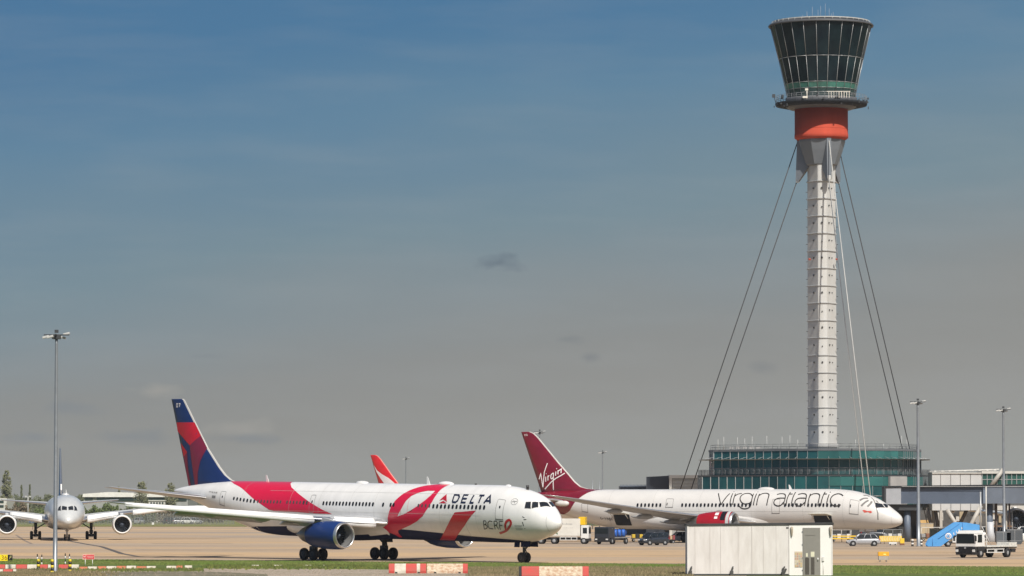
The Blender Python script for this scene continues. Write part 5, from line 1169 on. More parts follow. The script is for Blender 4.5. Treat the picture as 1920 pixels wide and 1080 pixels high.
# ---------------------------------------------------------------- trees, hangar and far airfield edge on the left
bark = mat('bark', (.10, .085, .065), .85, var=.2)
def leafm(name, c, c2): return mat(name, c, .8, col2=c2, scale=.35, island=.45)
m_spring = leafm('spring_foliage', (.20, .20, .11), (.13, .14, .075)); m_olive = leafm('olive_foliage', (.15, .165, .085), (.10, .115, .06)); m_green = leafm('hedge_foliage', (.14, .18, .06), (.09, .12, .04)); m_brown = leafm('brown_hedge_foliage', (.18, .14, .09), (.13, .11, .065))
def tree(name, label, px, top, wpx, d, m, group, shape='poplar', n=900, seed=0, cat='tree'):
    r = random.Random(seed + int(px * 7)); k = d / 7400; H = CAMH + (946 - top) * k; Wd = wpx * k / 2
    t = thing(name, label, cat, GD(px, d), 0, group)
    b = MB(); b.lathe([(.035 * H ** .8 + .05, 0), (.02 * H ** .8 + .03, H * .5), (.03, H * .9)], n=7)
    limbs = []
    for i in range(9):
        z = H * r.uniform(.12, .75); a_ = r.uniform(0, 6.28); l_ = Wd * r.uniform(.5, .95); e = (math.cos(a_) * l_, math.sin(a_) * l_, z + l_ * r.uniform(.5, 1.6)); b.tube((0, 0, z), e, .05 + .004 * H, .02, 5, cap=False); limbs.append(e)
    b.build('trunk', bark, t)
    b = MB(); bm = b.bm
    cl = []
    for i in range(110):
        u = r.random()
        if shape == 'poplar': zr = .14 + .84 * u; rad = Wd * (math.sin(math.pi * min(1, max(.05, (zr) ** 1.25))) ** .6 * .9 + .05)
        elif shape == 'spike': zr = .08 + .9 * u; rad = Wd * (1 - zr) ** .7 + .05
        else: zr = .08 + .88 * u; rad = Wd * math.sin(math.pi * (.12 + .8 * zr)) ** .5
        a_ = r.uniform(0, 6.28); q = rad * r.uniform(.25, 1) ** .6
        cl.append((math.cos(a_) * q * .8, math.sin(a_) * q * .8, H * zr, max(.25, rad * r.uniform(.22, .42))))
    for i in range(int(n * 1.9)):
        c = r.choice(cl); v = Vector((r.gauss(0, 1), r.gauss(0, 1), r.gauss(0, 1))).normalized() * (r.random() ** .5) * c[3]
        p = Vector(c[:3]) + Vector((v.x, v.y, v.z * 1.35)); p.z = min(max(p.z, .15), H)
        sz = r.uniform(.07, .17) * (1 + H * .03); u1 = Vector((r.gauss(0, 1), r.gauss(0, 1), r.gauss(0, 1))).normalized(); u2 = u1.orthogonal().normalized()
        bm.faces.new([bm.verts.new(p + u1 * sz), bm.verts.new(p + u2 * sz * .7), bm.verts.new(p - u1 * sz), bm.verts.new(p - u2 * sz * .7)])
    b.build('crown', m, t, recalc=False); return t
TG = 'trees beyond the far airfield edge'
tree('poplar', 'tall bushy poplar at the far left edge of the picture', 12, 881, 24, 1300, m_spring, TG, 'poplar', 2600)
tree('conifer', 'thin pointed tree right of the tall bushy poplar', 40, 908, 9, 1320, m_olive, TG, 'spike', 700)
tree('conifer', 'thin pointed tree close to the lamp mast', 55.5, 908, 10, 1320, m_olive, TG, 'spike', 700)
for px_, tp, wd, lb in ((28, 926, 26, 'low bushy tree between the poplar and the pointed trees'), (72, 929, 28, 'low bushy tree left of the lamp mast'), (90, 926, 22, 'low bushy tree behind the lamp mast'), (151, 926, 18, 'dark low tree at the left end of the white hangar'), (356, 922, 30, 'low pale tree beside the tail of the ribbon airliner'), (340, 928, 26, 'low dark tree under the fin of the ribbon airliner')):
    tree('tree', lb, px_, tp, wd, 1330, m_olive, TG, 'round', 1100)
tree('tree', 'upright tree with loose spring crown in front of the hangar, left of two', 265, 902, 34, 1230, m_spring, TG, 'poplar', 2400, 3)
tree('tree', 'upright tree with loose spring crown nearest the airliner tail, right of two', 319, 905, 30, 1230, m_spring, TG, 'poplar', 2200, 8)
tree('tree', 'small thin tree top poking above the hangar roof', 223, 911, 10, 1330, m_spring, TG, 'poplar', 500, 5)
def hedge(name, label, x0, x1, y0, d, m, n, dep=4):
    r = random.Random(int(x0)); k = d / 7400; H = CAMH + (946 - y0) * k; t = thing(name, label, 'hedge', GD((x0 + x1) / 2, d), 0, 'hedges along the far airfield edge'); Wd = (x1 - x0) * k / 2
    b = MB()
    for i in range(max(3, int(Wd))): x = r.uniform(-Wd, Wd); b.tube((x, 0, 0), (x + r.uniform(-.4, .4), r.uniform(-.5, .5), H * .7), .08, .03, 5, cap=False)
    b.build('stems', bark, t)
    b = MB(); bm = b.bm; tops = [r.uniform(.55, 1.0) for _ in range(12)]
    for i in range(n):
        x = r.uniform(-Wd, Wd); h = H * interp(list(range(12)), tops, (x + Wd) / (2 * Wd) * 11) * r.uniform(.9, 1.05); p = Vector((x, r.uniform(-dep / 2, dep / 2), h * r.random() ** .7)); sz = r.uniform(.15, .34)
        u1 = Vector((r.gauss(0, .4), r.gauss(0, 1), r.gauss(0, 1))).normalized(); u2 = u1.orthogonal().normalized()
        bm.faces.new([bm.verts.new(p + u1 * sz), bm.verts.new(p + u2 * sz * .7), bm.verts.new(p - u1 * sz), bm.verts.new(p - u2 * sz * .7)])
    b.build('foliage', m, t, recalc=False)
hedge('hedge', 'green hedge row right of the silver airliner, below the hangar', 152, 222, 942, 1180, m_green, 4200)
hedge('hedge', 'darker green hedge behind the ribbon airliner wing tip', 222, 292, 946, 1190, m_olive, 3600)
hedge('hedge', 'brownish hedge under the poplars at far left', 11, 54, 940, 1190, m_brown, 3000)
hedge('hedge', 'short green hedge left of the silver airliner body', 66, 104, 945, 1180, m_green, 2400)
hedge('hedge', 'low hedge behind the tail of the ribbon airliner', 292, 420, 950, 1200, m_brown, 4200)
tl2 = thing('tree_belt', 'dim belt of woodland along the skyline at left', 'woodland', (0, 0, 0)); tl2['kind'] = 'stuff'
b = MB(); bm = b.bm; r = random.Random(3)
for i in range(9000):
    px_ = r.uniform(-30, 440) if i < 6000 else r.uniform(1040, 1240); d = r.uniform(1480, 1620); h = CAMH + (946 - 934 - 3 * math.sin(px_ * .11) - 3 * math.sin(px_ * .037)) * d / 7400; p = Vector((xat(px_, d), d, h * r.random() ** .5)); sz = r.uniform(.3, .7)
    u1 = Vector((r.gauss(0, 1), r.gauss(0, .3), r.gauss(0, 1))).normalized(); u2 = u1.orthogonal().normalized()
    bm.faces.new([bm.verts.new(p + u1 * sz), bm.verts.new(p + u2 * sz), bm.verts.new(p - u1 * sz), bm.verts.new(p - u2 * sz)])
b.build('foliage_mass', leafm('far_foliage', (.10, .105, .065), (.07, .08, .05)), tl2, recalc=False)
hg = thing('hangar', 'long low white roofed hangar with dark window band at left', 'hangar', (0, 0, 0)); d = 1280
b = MB(); b.b2(xat(157, d), xat(352, d), d, d + 40, 0, zat(931, d)); b.build('wall', mat('hangar_wall', (.30, .31, .30), .7), hg)
b = MB(); b.prism([(xat(155, d), zat(932, d)), (xat(156, d), zat(926, d)), (xat(205, d), zat(922.5, d)), (xat(255, d), zat(924, d)), (xat(353, d), zat(925, d)), (xat(354, d), zat(932, d))], d - .8, d + 42); b.build('roof', mat('hangar_roof_white', (.72, .71, .67), .6), hg)
b = MB(); b.b2(xat(182, d), xat(350, d), d - .3, d, zat(939, d), zat(932.5, d)); b.b2(xat(160, d), xat(174, d), d - .3, d, zat(937, d), zat(932.5, d)); b.build('window_band', mat('hangar_glass', (.03, .05, .045), .2), hg)
ax = thing('annex', 'small white flat roofed hut between the two loose crowned trees', 'hut', (0, 0, 0)); d = 1225
b = MB(); b.b2(xat(279, d), xat(309, d), d, d + 8, 0, zat(939, d)); b.build('wall', offwhite, ax); b = MB(); b.b2(xat(278, d), xat(310, d), d - .3, d + 8.3, zat(939, d), zat(937.8, d)); b.build('roof', mat('hangar_roof_white', (.72, .71, .67)), ax)
b = MB()
for k in range(5): b.b2(xat(282 + 5.4 * k, d), xat(285 + 5.4 * k, d), d - .1, d, zat(945, d), zat(941.5, d))
b.build('window_row', mat('hangar_glass', (.03, .05, .045)), ax)
fb = thing('far_office', 'pale office block cut by the left picture edge', 'building', (0, 0, 0)); d = 1210
b = MB(); b.b2(xat(-30, d), xat(12.5, d), d, d + 20, 0, zat(934, d)); b.build('wall', offwhite, fb)
b = MB()
for j in range(2): b.b2(xat(-30, d), xat(7, d), d - .15, d, zat(943 + j * 8.5, d), zat(938.5 + j * 8.5, d))
b.build('window_band', mat('hangar_glass', (.03, .05, .045)), fb)
fp = thing('flood_pole', 'white pole with small lamps standing among the far hedges', 'lamp post', GD(52.5, 1170)); d = 1170
b = MB(); b.tube((0, 0, 0), (0, 0, zat(931, d)), .16, n=8); b.build('pole', mat('pole_pale', (.42, .42, .40), .6), fp)
for x in (-.6, .6): b = MB(); b.box((x, 0, zat(931, d)), (.6, .4, .4)); b.build('lamp', lampw, fp)
# perimeter fence with posts
fe = thing('perimeter_fence', 'grey wire perimeter fence across the far left of the airfield', 'fence', (0, 0, 0)); d = 1090
m_wire = mat('fence_wire', (.20, .21, .20), .7, alpha=.35)
b = MB(); b.face([(xat(-40, d), d, .1), (xat(440, d), d, .1), (xat(440, d), d, zat(963, d)), (xat(-40, d), d, zat(963, d))]); b.build('mesh_panel', m_wire, fe)
b = MB()
for k in range(78): x = xat(-40 + k * 6.2, d); b.tube((x, d - .05, 0), (x, d - .05, zat(961, d)), .06, n=5, cap=False)
b.build('fence_posts', mat('post_concrete', (.22, .225, .21), .7), fe)
pr_ = random.Random(12)
cols_ = [('white', (.70, .70, .68)), ('silver', (.45, .46, .47)), ('dark grey', (.05, .055, .06)), ('blue', (.06, .10, .25)), ('red', (.35, .04, .03))]

# ---------------------------------------------------------------- vehicles
def vwheel(t, x, y, r, wd, s_):
    b = MB(); b.lathe([(r * .6, -wd / 2), (r * .92, -wd / 2), (r, -wd * .35), (r, wd * .35), (r * .92, wd / 2), (r * .6, wd / 2)], 'Y', (x, y, r), 20, cap=False); w_ = b.build('wheel', rubber, t)
    b = MB(); b.lathe([(.02, -wd * .38), (r * .3, -wd * .4), (r * .62, -wd * .3), (r * .62, wd * .3), (r * .3, wd * .4), (.02, wd * .38)], 'Y', (x, y, r), 16); b.build('wheel_rim', mat('road_rim', (.36, .37, .38), .45, .2), w_)
def car(name, label, cat, loc, rz, L_, Wd, H, paint, group=None, van=False):
    t = thing(name, label, cat, loc, rz, group); hw = Wd / 2; f, rr_ = L_ / 2, -L_ / 2; belt = H * .60
    b = MB(); st = [(f, .38, H * .36, hw * .70), (f - .12, .30, H * .44, hw * .88), (f - .5, .26, H * .52, hw * .97), (f - 1.2, .24, H * .58, hw), (0, .22, belt, hw), (rr_ + .7, .24, belt * 1.02, hw), (rr_ + .15, .28, belt * 1.0, hw * .94), (rr_, .36, belt * .92, hw * .86)]
    rs = [[(x, -w_ * .93, z0), (x, -w_, z0 + (z1 - z0) * .35), (x, -w_, z0 + (z1 - z0) * .75), (x, -w_ * .93, z1), (x, w_ * .93, z1), (x, w_, z0 + (z1 - z0) * .75), (x, w_, z0 + (z1 - z0) * .35), (x, w_ * .93, z0)] for x, z0, z1, w_ in st]
    b.rings(rs); b.build('body', paint, t)
    b0, b1, r0, r1 = (f - 1.05, rr_ + .25, f - 1.75, rr_ + .75) if not van else (f - .75, rr_ + .08, f - 1.4, rr_ + .22)
    b = MB(); g = [(b0, hw * .90, belt - .02), (b1, hw * .90, belt - .02)], [(r0, hw * .74, H - .05), (r1, hw * .74, H - .05)]
    lo_ = [(b0, -hw * .9, belt - .02), (b1, -hw * .9, belt - .02), (b1, hw * .9, belt - .02), (b0, hw * .9, belt - .02)]; hi_ = [(r0, -hw * .74, H - .06), (r1, -hw * .74, H - .06), (r1, hw * .74, H - .06), (r0, hw * .74, H - .06)]
    b.rings([lo_, hi_], smooth=False); b.build('windows', mat('car_glass', (.015, .02, .025), .05, var=.2), t)
    b = MB(); k_ = .09; b.rings([[(x + (k_ if i in (0, 3) else -k_) * .3, y * 1.01, z) for i, (x, y, z) in enumerate(hi_)], [(x * .96, y * .9, H) for x, y, z in hi_]]); 
    b.build('roof', paint, t)
    b = MB()
    for i in range(4): b.tube(lo_[i], hi_[i], .055, n=6)
    for u in (.38, .70):
        for s_ in (-1, 1): b.tube((b0 + (b1 - b0) * u, s_ * hw * .905, belt), (r0 + (r1 - r0) * u, s_ * hw * .75, H - .05), .045, n=5)
    b.build('pillars', paint, t)
    for s_ in (-1, 1):
        b = MB(); b.box((f - .14, s_ * hw * .68, H * .41), (.28, .34, .16), bev=.03); b.build('headlight', mat('headlight_glass', (.7, .7, .68), .1), t)
        b = MB(); b.box((rr_ + .1, s_ * hw * .80, belt * .88), (.16, .2, .26), bev=.02); b.build('tail_light', mat('tail_light_red', (.4, .02, .02), .2), t)
        b = MB(); b.box((b0 - .25, s_ * (hw + .09), belt + .05), (.12, .2, .13), bev=.03); b.build('wing_mirror', paint, t)
        for x in (f - .82, rr_ + .82):
            vwheel(t, x, s_ * (hw - .06), H * .20, .22, s_)
            b = MB(); b.lathe([(H * .25, -.02), (H * .25, .02)], 'Y', (x, s_ * (hw - .012), H * .21), 20); b.build('wheel_arch', mat('arch_black', (.02, .02, .022), .7), t)
    b = MB(); b.b2(f - .02, f + .02, -hw * .45, hw * .45, .42, .62, .01); b.build('grille', mat('arch_black', (.02, .02, .022)), t)
    return t
p_silver = mat('car_silver', (.46, .47, .49), .3, .3, coat=.5); p_dark = mat('car_graphite', (.035, .042, .055), .25, .2, coat=.6); p_white = mat('vehicle_white', (.74, .74, .72), .35, coat=.3); p_blue = mat('car_blue', (.06, .10, .24), .3, coat=.4)
car('parked_car', 'silver hatchback driving left under the nose of the crimson tailed airliner', 'car', GD(1618, 534), math.pi, 4.5, 1.85, 1.66, p_silver)
car('parked_van', 'dark grey people carrier under the wing of the crimson tailed airliner', 'van', GD(1225, 545), math.pi + .62, 4.3, 1.9, 1.78, p_dark, van=True)
car('parked_car', 'white estate car partly behind the white cabin', 'car', GD(1275, 585), math.pi + .2, 4.4, 1.85, 1.6, p_white)
for k, (px_, y_, c, lb) in enumerate(((352, 968, p_white, 'tiny white car beyond the fence, left of the ribbon airliner belly'), (337, 968.5, p_silver, 'tiny silver car beyond the fence, second from the belly of the ribbon airliner'), (366, 967.5, p_silver, 'tiny silver car beyond the fence nearest the ribbon airliner belly'), (318, 969, p_dark, 'tiny dark car beyond the fence under the wing'), (262, 970, p_silver, 'tiny silver car beyond the fence right of the silver airliner engine'), (62, 950, p_blue, 'tiny blue vehicle beside the far white pole'))):
    car('parked_car', lb, 'car', GD(px_, 1130 + k * 3), .3 * k, 4.3, 1.8, 1.9, c, 'cars parked beyond the far fence')

# flatbed truck at the right edge
ft = thing('flatbed_truck', 'white cabbed flatbed truck with black grille heading left at the right edge', 'truck', GD(1809.5, 415.5), R(232))
chs = mat('chassis_black', (.02, .021, .023), .6); gl = mat('car_glass', (.015, .02, .025))
b = MB(); b.rings([[(x, y, z) for y, z in ((-1.22, 1.15), (1.22, 1.15), (1.22, 2.0), (1.12, 2.62), (-1.12, 2.62), (-1.22, 2.0))] for x in (-.03, -1.95)], smooth=False); bmesh.ops.bevel(b.bm, geom=b.bm.edges[:], offset=.06, segments=2, affect='EDGES'); cb = b.build('cab', p_white, ft)
b = MB(); b.rings([[(-.15, -1.1, 2.6), (-.15, 1.1, 2.6), (-1.9, 1.1, 2.6), (-1.9, -1.1, 2.6)], [(-.35, -1.0, 2.86), (-.35, 1.0, 2.86), (-1.9, 1.0, 2.9), (-1.9, -1.0, 2.9)]], smooth=False); b.build('cab_roof', p_white, cb)
b = MB(); b.rings([[(-.005, -1.1, 1.52), (-.005, 1.1, 1.52), (-.005, 1.03, 2.52), (-.005, -1.03, 2.52)], [(-.1, -1.1, 1.52), (-.1, 1.1, 1.52), (-.1, 1.03, 2.52), (-.1, -1.03, 2.52)]], smooth=False); b.build('windscreen', gl, cb)
for s_ in (-1, 1):
    b = MB(); b.prism([(-.45, 1.62), (-1.35, 1.62), (-1.35, 2.45), (-.62, 2.45)], s_ * 1.16, s_ * 1.235); b.build('side_window', gl, cb)
    b = MB(); b.b2(.02, .12, s_ * 1.32 - .1, s_ * 1.32 + .1, 1.75, 2.3, .03); b.b2(-.02, .06, s_ * 1.2 - .12, s_ * 1.2 + .12, 2.3, 2.36); b.build('wing_mirror', chs, cb)
    b = MB(); b.b2(-.12, .05, s_ * 1.02 - .17, s_ * 1.02 + .17, .62, .88, .03); b.build('headlight', mat('headlight_glass', (.7, .7, .68)), ft)
b = MB(); b.b2(-.3, .03, -.85, .85, .42, 1.17, .03); gr_ = b.build('grille', mat('grille_black', (.012, .012, .014), .4), ft)
b = MB()
for k in range(6): b.b2(.03, .055, -.8, .8, .52 + k * .11, .55 + k * .11)
b.build('grille_bars', chs, gr_); b = MB(); b.tube((.03, 0, 1.06), (.07, 0, 1.06), .12, n=18); b.build('round_badge', greym, gr_)
b = MB(); b.b2(-.5, .0, -1.2, 1.2, .32, .60, .05); b.b2(-.4, .02, -1.22, -.86, .5, 1.12, .04); b.b2(-.4, .02, .86, 1.22, .5, 1.12, .04); bp = b.build('bumper', chs, ft)
b = MB(); b.b2(.0, .02, -.26, .26, .42, .53); b.build('number_plate', mat('plate_pale', (.7, .7, .66), .5), bp)
b = MB(); b.b2(-1.9, -.55, 1.0, 1.24, .75, 1.16, .05); b.b2(-1.9, -.55, -1.24, -1.0, .75, 1.16, .05); b.build('wheel_arch', chs, ft)
b = MB(); b.b2(-8.3, -.6, -.45, .45, .62, .95); b.b2(-3.6, -2.5, .5, 1.1, .5, .95, .04); b.b2(-3.6, -2.5, -1.1, -.5, .5, .95, .04); b.build('chassis', chs, ft)
b = MB(); b.b2(-8.5, -2.3, -1.25, 1.25, 1.12, 1.27, .02); bd_ = b.build('flat_bed', mat('bed_white', (.66, .65, .60), .5, var=.15, scale=3), ft)
b = MB()
for k in range(12): b.b2(-8.4 + k * .53, -8.28 + k * .53, -1.24, 1.24, 1.0, 1.115)
b.build('cross_bearers', chs, bd_)
b = MB(); b.b2(-2.35, -2.25, -1.2, 1.2, 2.0, 2.06); b.b2(-2.35, -2.25, -1.2, 1.2, 2.36, 2.44)
for y in (-1.2, -.4, .4, 1.2): b.b2(-2.33, -2.27, y - .035, y + .035, 1.27, 2.42)
b.tube((-2.3, 1.2, 2.3), (-3.2, 1.2, 1.3), .04, n=6); b.build('headboard_frame', p_white, bd_)
b = MB(); b.b2(-8.5, -8.35, -1.2, 1.2, 1.27, 1.62); b.b2(-8.4, -6.9, 1.15, 1.2, 1.3, 1.55); b.build('tail_rail', mat('bed_white', (.66, .65, .60)), bd_)
for s_ in (-1, 1):
    b = MB(); b.b2(-5.9, -2.4, s_ * 1.17 - .03, s_ * 1.17 + .03, .86, .94); b.b2(-5.9, -2.4, s_ * 1.17 - .03, s_ * 1.17 + .03, .52, .6)
    for x in (-5.8, -4.4, -4.2, -4.0, -2.5): b.b2(x - .04, x + .04, s_ * 1.17 - .028, s_ * 1.17 + .028, .6, .86)
    b.build('side_guard', p_white, ft)
    for x in (-1.25, -6.6): vwheel(ft, x, s_ * 1.05, .5, .34 if x > -2 else .5, s_)
b = MB(); b.b2(-8.4, -7.6, -1.1, 1.1, .55, .95, .03); b.build('rear_underrun', chs, ft)
b = MB(); b.tube((-8.45, 1.0, .8), (-8.5, 1.0, .8), .09); b.build('tail_light', mat('tail_light_red', (.4, .02, .02)), ft)

# blue passenger stairs
sk = .071; st_ = thing('passenger_stairs', 'bright blue covered passenger stairs with white roundel behind the flatbed truck', 'stairs', GD(1736, 525))
pb = mat('stairs_blue', (.085, .32, .68), .45, var=.06, scale=.6); pbd = mat('stairs_blue_dark', (.03, .14, .40), .5)
pol = [(0.1, .05), (1.85, .08), (3.75, 1.45), (4.9, 1.95), (4.95, 2.15), (7.0, 2.15), (7.0, 2.92), (5.3, 3.2), (4.05, 3.28), (3.7, 3.2), (.35, 1.05), (.0, .35)]
for y0 in (-.95, .95):
    b = MB(); b.prism(pol, y0 - .04, y0 + .04); sp_ = b.build('side_panel', pb, st_)
    if y0 < 0:
        b = MB(); b.tube((1.5, y0 - .06, 1.05), (4.35, y0 - .06, 3.05), .035, n=5); b.tube((.75, y0 - .06, .15), (.75, y0 - .06, 1.1), .03, n=5); b.tube((4.75, y0 - .06, 2.2), (4.75, y0 - .06, 3.2), .03, n=5); b.build('panel_seam', pbd, sp_)
        b = MB(); b.lathe([(.30, -.0), (.42, -.0), (.42, .02), (.30, .02)], 'Y', (2.85, y0 - .075, 1.42), 24, cap=False); b.lathe([(.16, 0), (.22, 0), (.22, .02), (.16, .02)], 'Y', (2.85, y0 - .075, 1.42), 16, cap=False); b.build('white_roundel', wht, sp_)
        b = MB()
        for k in range(4): b.box((3.55 + k * .36, y0 - .055, 1.75 + k * .24), (.07, .02, .30)); b.box((3.63 + k * .36, y0 - .055, 1.68 + k * .24), (.12, .02, .06))
        b.build('small_lettering', wht, sp_)
b = MB()
for k in range(18): b.box((.35 + k * .21, 0, .3 + k * .148), (.3, 1.82, .05))
b.box((5.6, 0, 2.2), (2.8, 1.85, .08)); b.build('steps', mat('tread_grey', (.25, .26, .27), .6), st_)
b = MB(); b.b2(1.8, 7.2, -.7, .7, .45, .75, .03); b.tube((2.6, 0, .7), (4.8, 0, 2.0), .08); b.tube((6.4, -.5, .7), (5.6, -.5, 2.15), .06); b.tube((6.4, .5, .7), (5.6, .5, 2.15), .06); b.b2(4.9, 6.9, -.8, -.6, 1.98, 2.12); b.build('chassis', chs, st_)
b = MB(); b.b2(3.4, 4.9, -.85, .85, .55, 1.25, .08); b.build('engine_cover', p_white, st_)
for x in (2.85, 6.4):
    for s_ in (-1, 1): vwheel(st_, x, s_ * .75, .38, .25, s_)

# catering truck behind the ribbon airliner nose
ct = thing('catering_truck', 'white box catering truck with green leaf marking behind the ribbon airliner nose', 'truck', GD(1106, 562), -.16)
b = MB(); b.b2(-6.4, -1.25, -1.2, 1.2, 1.15, 3.6, .05); bx_ = b.build('cargo_box', mat('box_cream', (.70, .68, .62), .45), ct)
b = MB(); b.b2(-1.15, -.02, -1.15, 1.15, .75, 2.65, .1); cb = b.build('cab', p_white, ct)
b = MB(); b.b2(-.05, .01, -1.0, 1.0, 1.5, 2.4, .0); b.build('windscreen', gl, cb)
for s_ in (-1, 1): b = MB(); b.b2(-.85, -.25, s_ * 1.12, s_ * 1.17, 1.5, 2.3); b.build('side_window', gl, cb)
b = MB(); b.b2(-.25, .06, -1.1, 1.1, .4, .8, .04); b.build('bumper', chs, ct)
b = MB(); b.b2(-1.5, -.55, -.9, .9, 2.72, 3.85, .06); b.build('yellow_unit', mat('unit_yellow', (.80, .50, .01), .45), ct)
b = MB(); b.b2(-9.0, -.5, -.5, .5, .6, .95); b.b2(-9.4, -6.5, -1.1, 1.1, .85, 1.0); b.tube((-6.6, -1, 1.0), (-9.2, -1, 1.5), .06, n=6); b.build('chassis', chs, ct)
b = MB(); b.b2(-4.1, -1.7, -1.2, -1.14, .55, .62); b.b2(-4.1, -1.7, -1.2, -1.14, .95, 1.05)
for x in (-4.1, -3.3, -2.5, -1.7): b.b2(x - .04, x + .04, -1.2, -1.14, .55, 1.05)
b.build('side_guard', p_white, ct)
for x in (-.75, -5.0, -6.9):
    for s_ in (-1, 1): vwheel(ct, x, s_ * 1.0, .46, .3, s_)
for pts_ in ([(-5.5, 1.35), (-5.15, 2.5), (-4.9, 2.1), (-5.05, 1.5)], [(-4.4, 1.35), (-4.85, 2.5), (-5.05, 2.2), (-4.8, 1.55)], [(-5.95, 1.35), (-6.2, 2.2), (-5.75, 1.9)]): b = MB(); b.prism(pts_, -1.235, -1.205); b.build('leaf_marking', mat('leaf_green', (.07, .16, .07), .5), bx_)
b = MB()
for k in range(8): b.box((-3.75 + k * .19, -1.21, 2.82 + (.05 if k in (0, 3) else 0)), (.09, .015, .18 + (.1 if k in (0, 3) else 0)))
for k in range(5): b.box((-3.5 + k * .28, -1.21, 2.3), (.16, .015, .04))
b.build('faint_lettering', mat('lettering_pale_grey', (.38, .38, .37), .5), bx_)

# dark flatbed with blue tanks
dt = thing('tank_truck', 'dark fronted truck carrying blue tanks beneath the crimson tailed airliner', 'truck', GD(1128, 556), R(-48) + math.pi * 1.0)
dt.rotation_euler[2] = R(180 + 62)
b = MB(); b.b2(-1.9, 0, -1.15, 1.15, .9, 2.45, .1); b.build('cab', mat('cab_dark_blue', (.025, .03, .04), .35, coat=.4), dt)
b = MB(); b.b2(-.06, .02, -1.0, 1.0, 1.5, 2.25); b.build('windscreen', gl, dt)
b = MB(); b.b2(-.35, .05, -1.15, 1.15, .35, .95, .05); b.build('bumper', chs, dt)
for s_ in (-1, 1):
    b = MB(); b.b2(.03, .08, s_ * .85 - .18, s_ * .85 + .18, .62, .80, .02); b.build('headlight', mat('headlight_glass', (.7, .7, .68)), dt)
    for x in (-1.2, -5.6): vwheel(dt, x, s_ * 1.0, .46, .32, s_)
b = MB(); b.b2(-6.6, -2.0, -1.15, 1.15, .85, 1.02, .02); b.b2(-6.9, -.4, -.4, .4, .55, .85); b.build('flat_bed', mat('bed_grey', (.22, .22, .22), .6), dt)
for k in range(3):
    b = MB(); b.lathe([(.02, -1.0), (.45, -1.0), (.52, -.9), (.52, .9), (.45, 1.0), (.02, 1.0)], 'Y', (-2.9 - k * 1.25, 0, 1.58), 20); b.build('blue_tank', mat('tank_blue', (.03, .13, .50), .45), dt)
b = MB()
for k in range(3): b.box((-2.9 - k * 1.25, 0, 1.6), (.1, 2.1, 1.12))
b.build('tank_straps', chs, dt)

def cart(label, loc, rz, L_, Wd, H, m, load=None, cat='baggage cart', name='baggage_cart', group='baggage carts and trolleys on the stand', canopy=True):
    t = thing(name, label, cat, loc, rz, group)
    b = MB(); b.b2(-L_ / 2, L_ / 2, -Wd / 2, Wd / 2, .42, .52); b.tube((L_ / 2, 0, .45), (L_ / 2 + .9, 0, .3), .04, n=5); b.build('deck', chs, t)
    if canopy:
        b = MB(); b.b2(-L_ / 2, L_ / 2, -Wd / 2, Wd / 2, H - .06, H)
        b.build('canopy', m, t)
        b = MB()
        for sx in (-1, 0, 1):
            for sy in (-1, 1): b.tube((sx * (L_ / 2 - .05), sy * (Wd / 2 - .05), .5), (sx * (L_ / 2 - .05), sy * (Wd / 2 - .05), H), .035, n=5)
        b.build('frame', m, t)
    if load:
        for k in range(4): b = MB(); b.box((-L_ * .36 + k * L_ * .24, 0, .52 + .3), (L_ * .2, Wd * .8, .55 + .12 * (k % 2)), bev=.04); b.build('load_box', load[k % len(load)], t)
    for sx in (-1, 1):
        for sy in (-1, 1): vwheel(t, sx * (L_ / 2 - .35), sy * (Wd / 2 - .12), .2, .12, sy)
    return t
ly = mat('load_yellow', (.62, .43, .04), .6); lb_ = mat('load_brown', (.22, .10, .06), .7); lc = mat('load_cardboard', (.46, .33, .20), .7); lg_ = mat('load_grey', (.26, .27, .28), .6); lw = mat('load_white', (.66, .66, .64), .5); lr = mat('load_maroon', (.25, .05, .05), .6)
cart('small trolley of yellow crates left of the dark people carrier', GD(1198, 600), .1, 2.4, 1.3, 1.5, ly, [ly, chs], canopy=False)
cart('trolley stacked with cardboard and maroon bags beside the dark people carrier', GD(1254, 572), .3, 1.7, 1.2, 1.5, lc, [lc, lr], canopy=False)
cart('white canopied cart below the crimson tailed airliner nose', GD(1577, 600), 0, 3.0, 1.5, 1.8, lw, [lg_, lw])
cart('empty canopied cart left of the slate column', GD(1672, 606), .1, 3.0, 1.5, 1.8, lg_, [lg_, lw])
cart('canopied cart between the lamp mast and the blue stairs', GD(1742, 612), .2, 3.0, 1.5, 2.1, lw, [lg_, lb_])
cart('second canopied cart behind the foot of the blue stairs', GD(1769, 618), -.2, 3.0, 1.5, 2.1, lg_, [lw, lb_])
cart('canopied cart seen between the slanted pale struts', GD(1808, 630), 0, 3.0, 1.5, 2.2, lw, [lg_, lb_])
cart('orange laden cart behind the outer slate column', GD(1880, 630), 0, 3.0, 1.5, 2.2, mat('cart_orange', (.55, .28, .10), .6), [ly, lr])
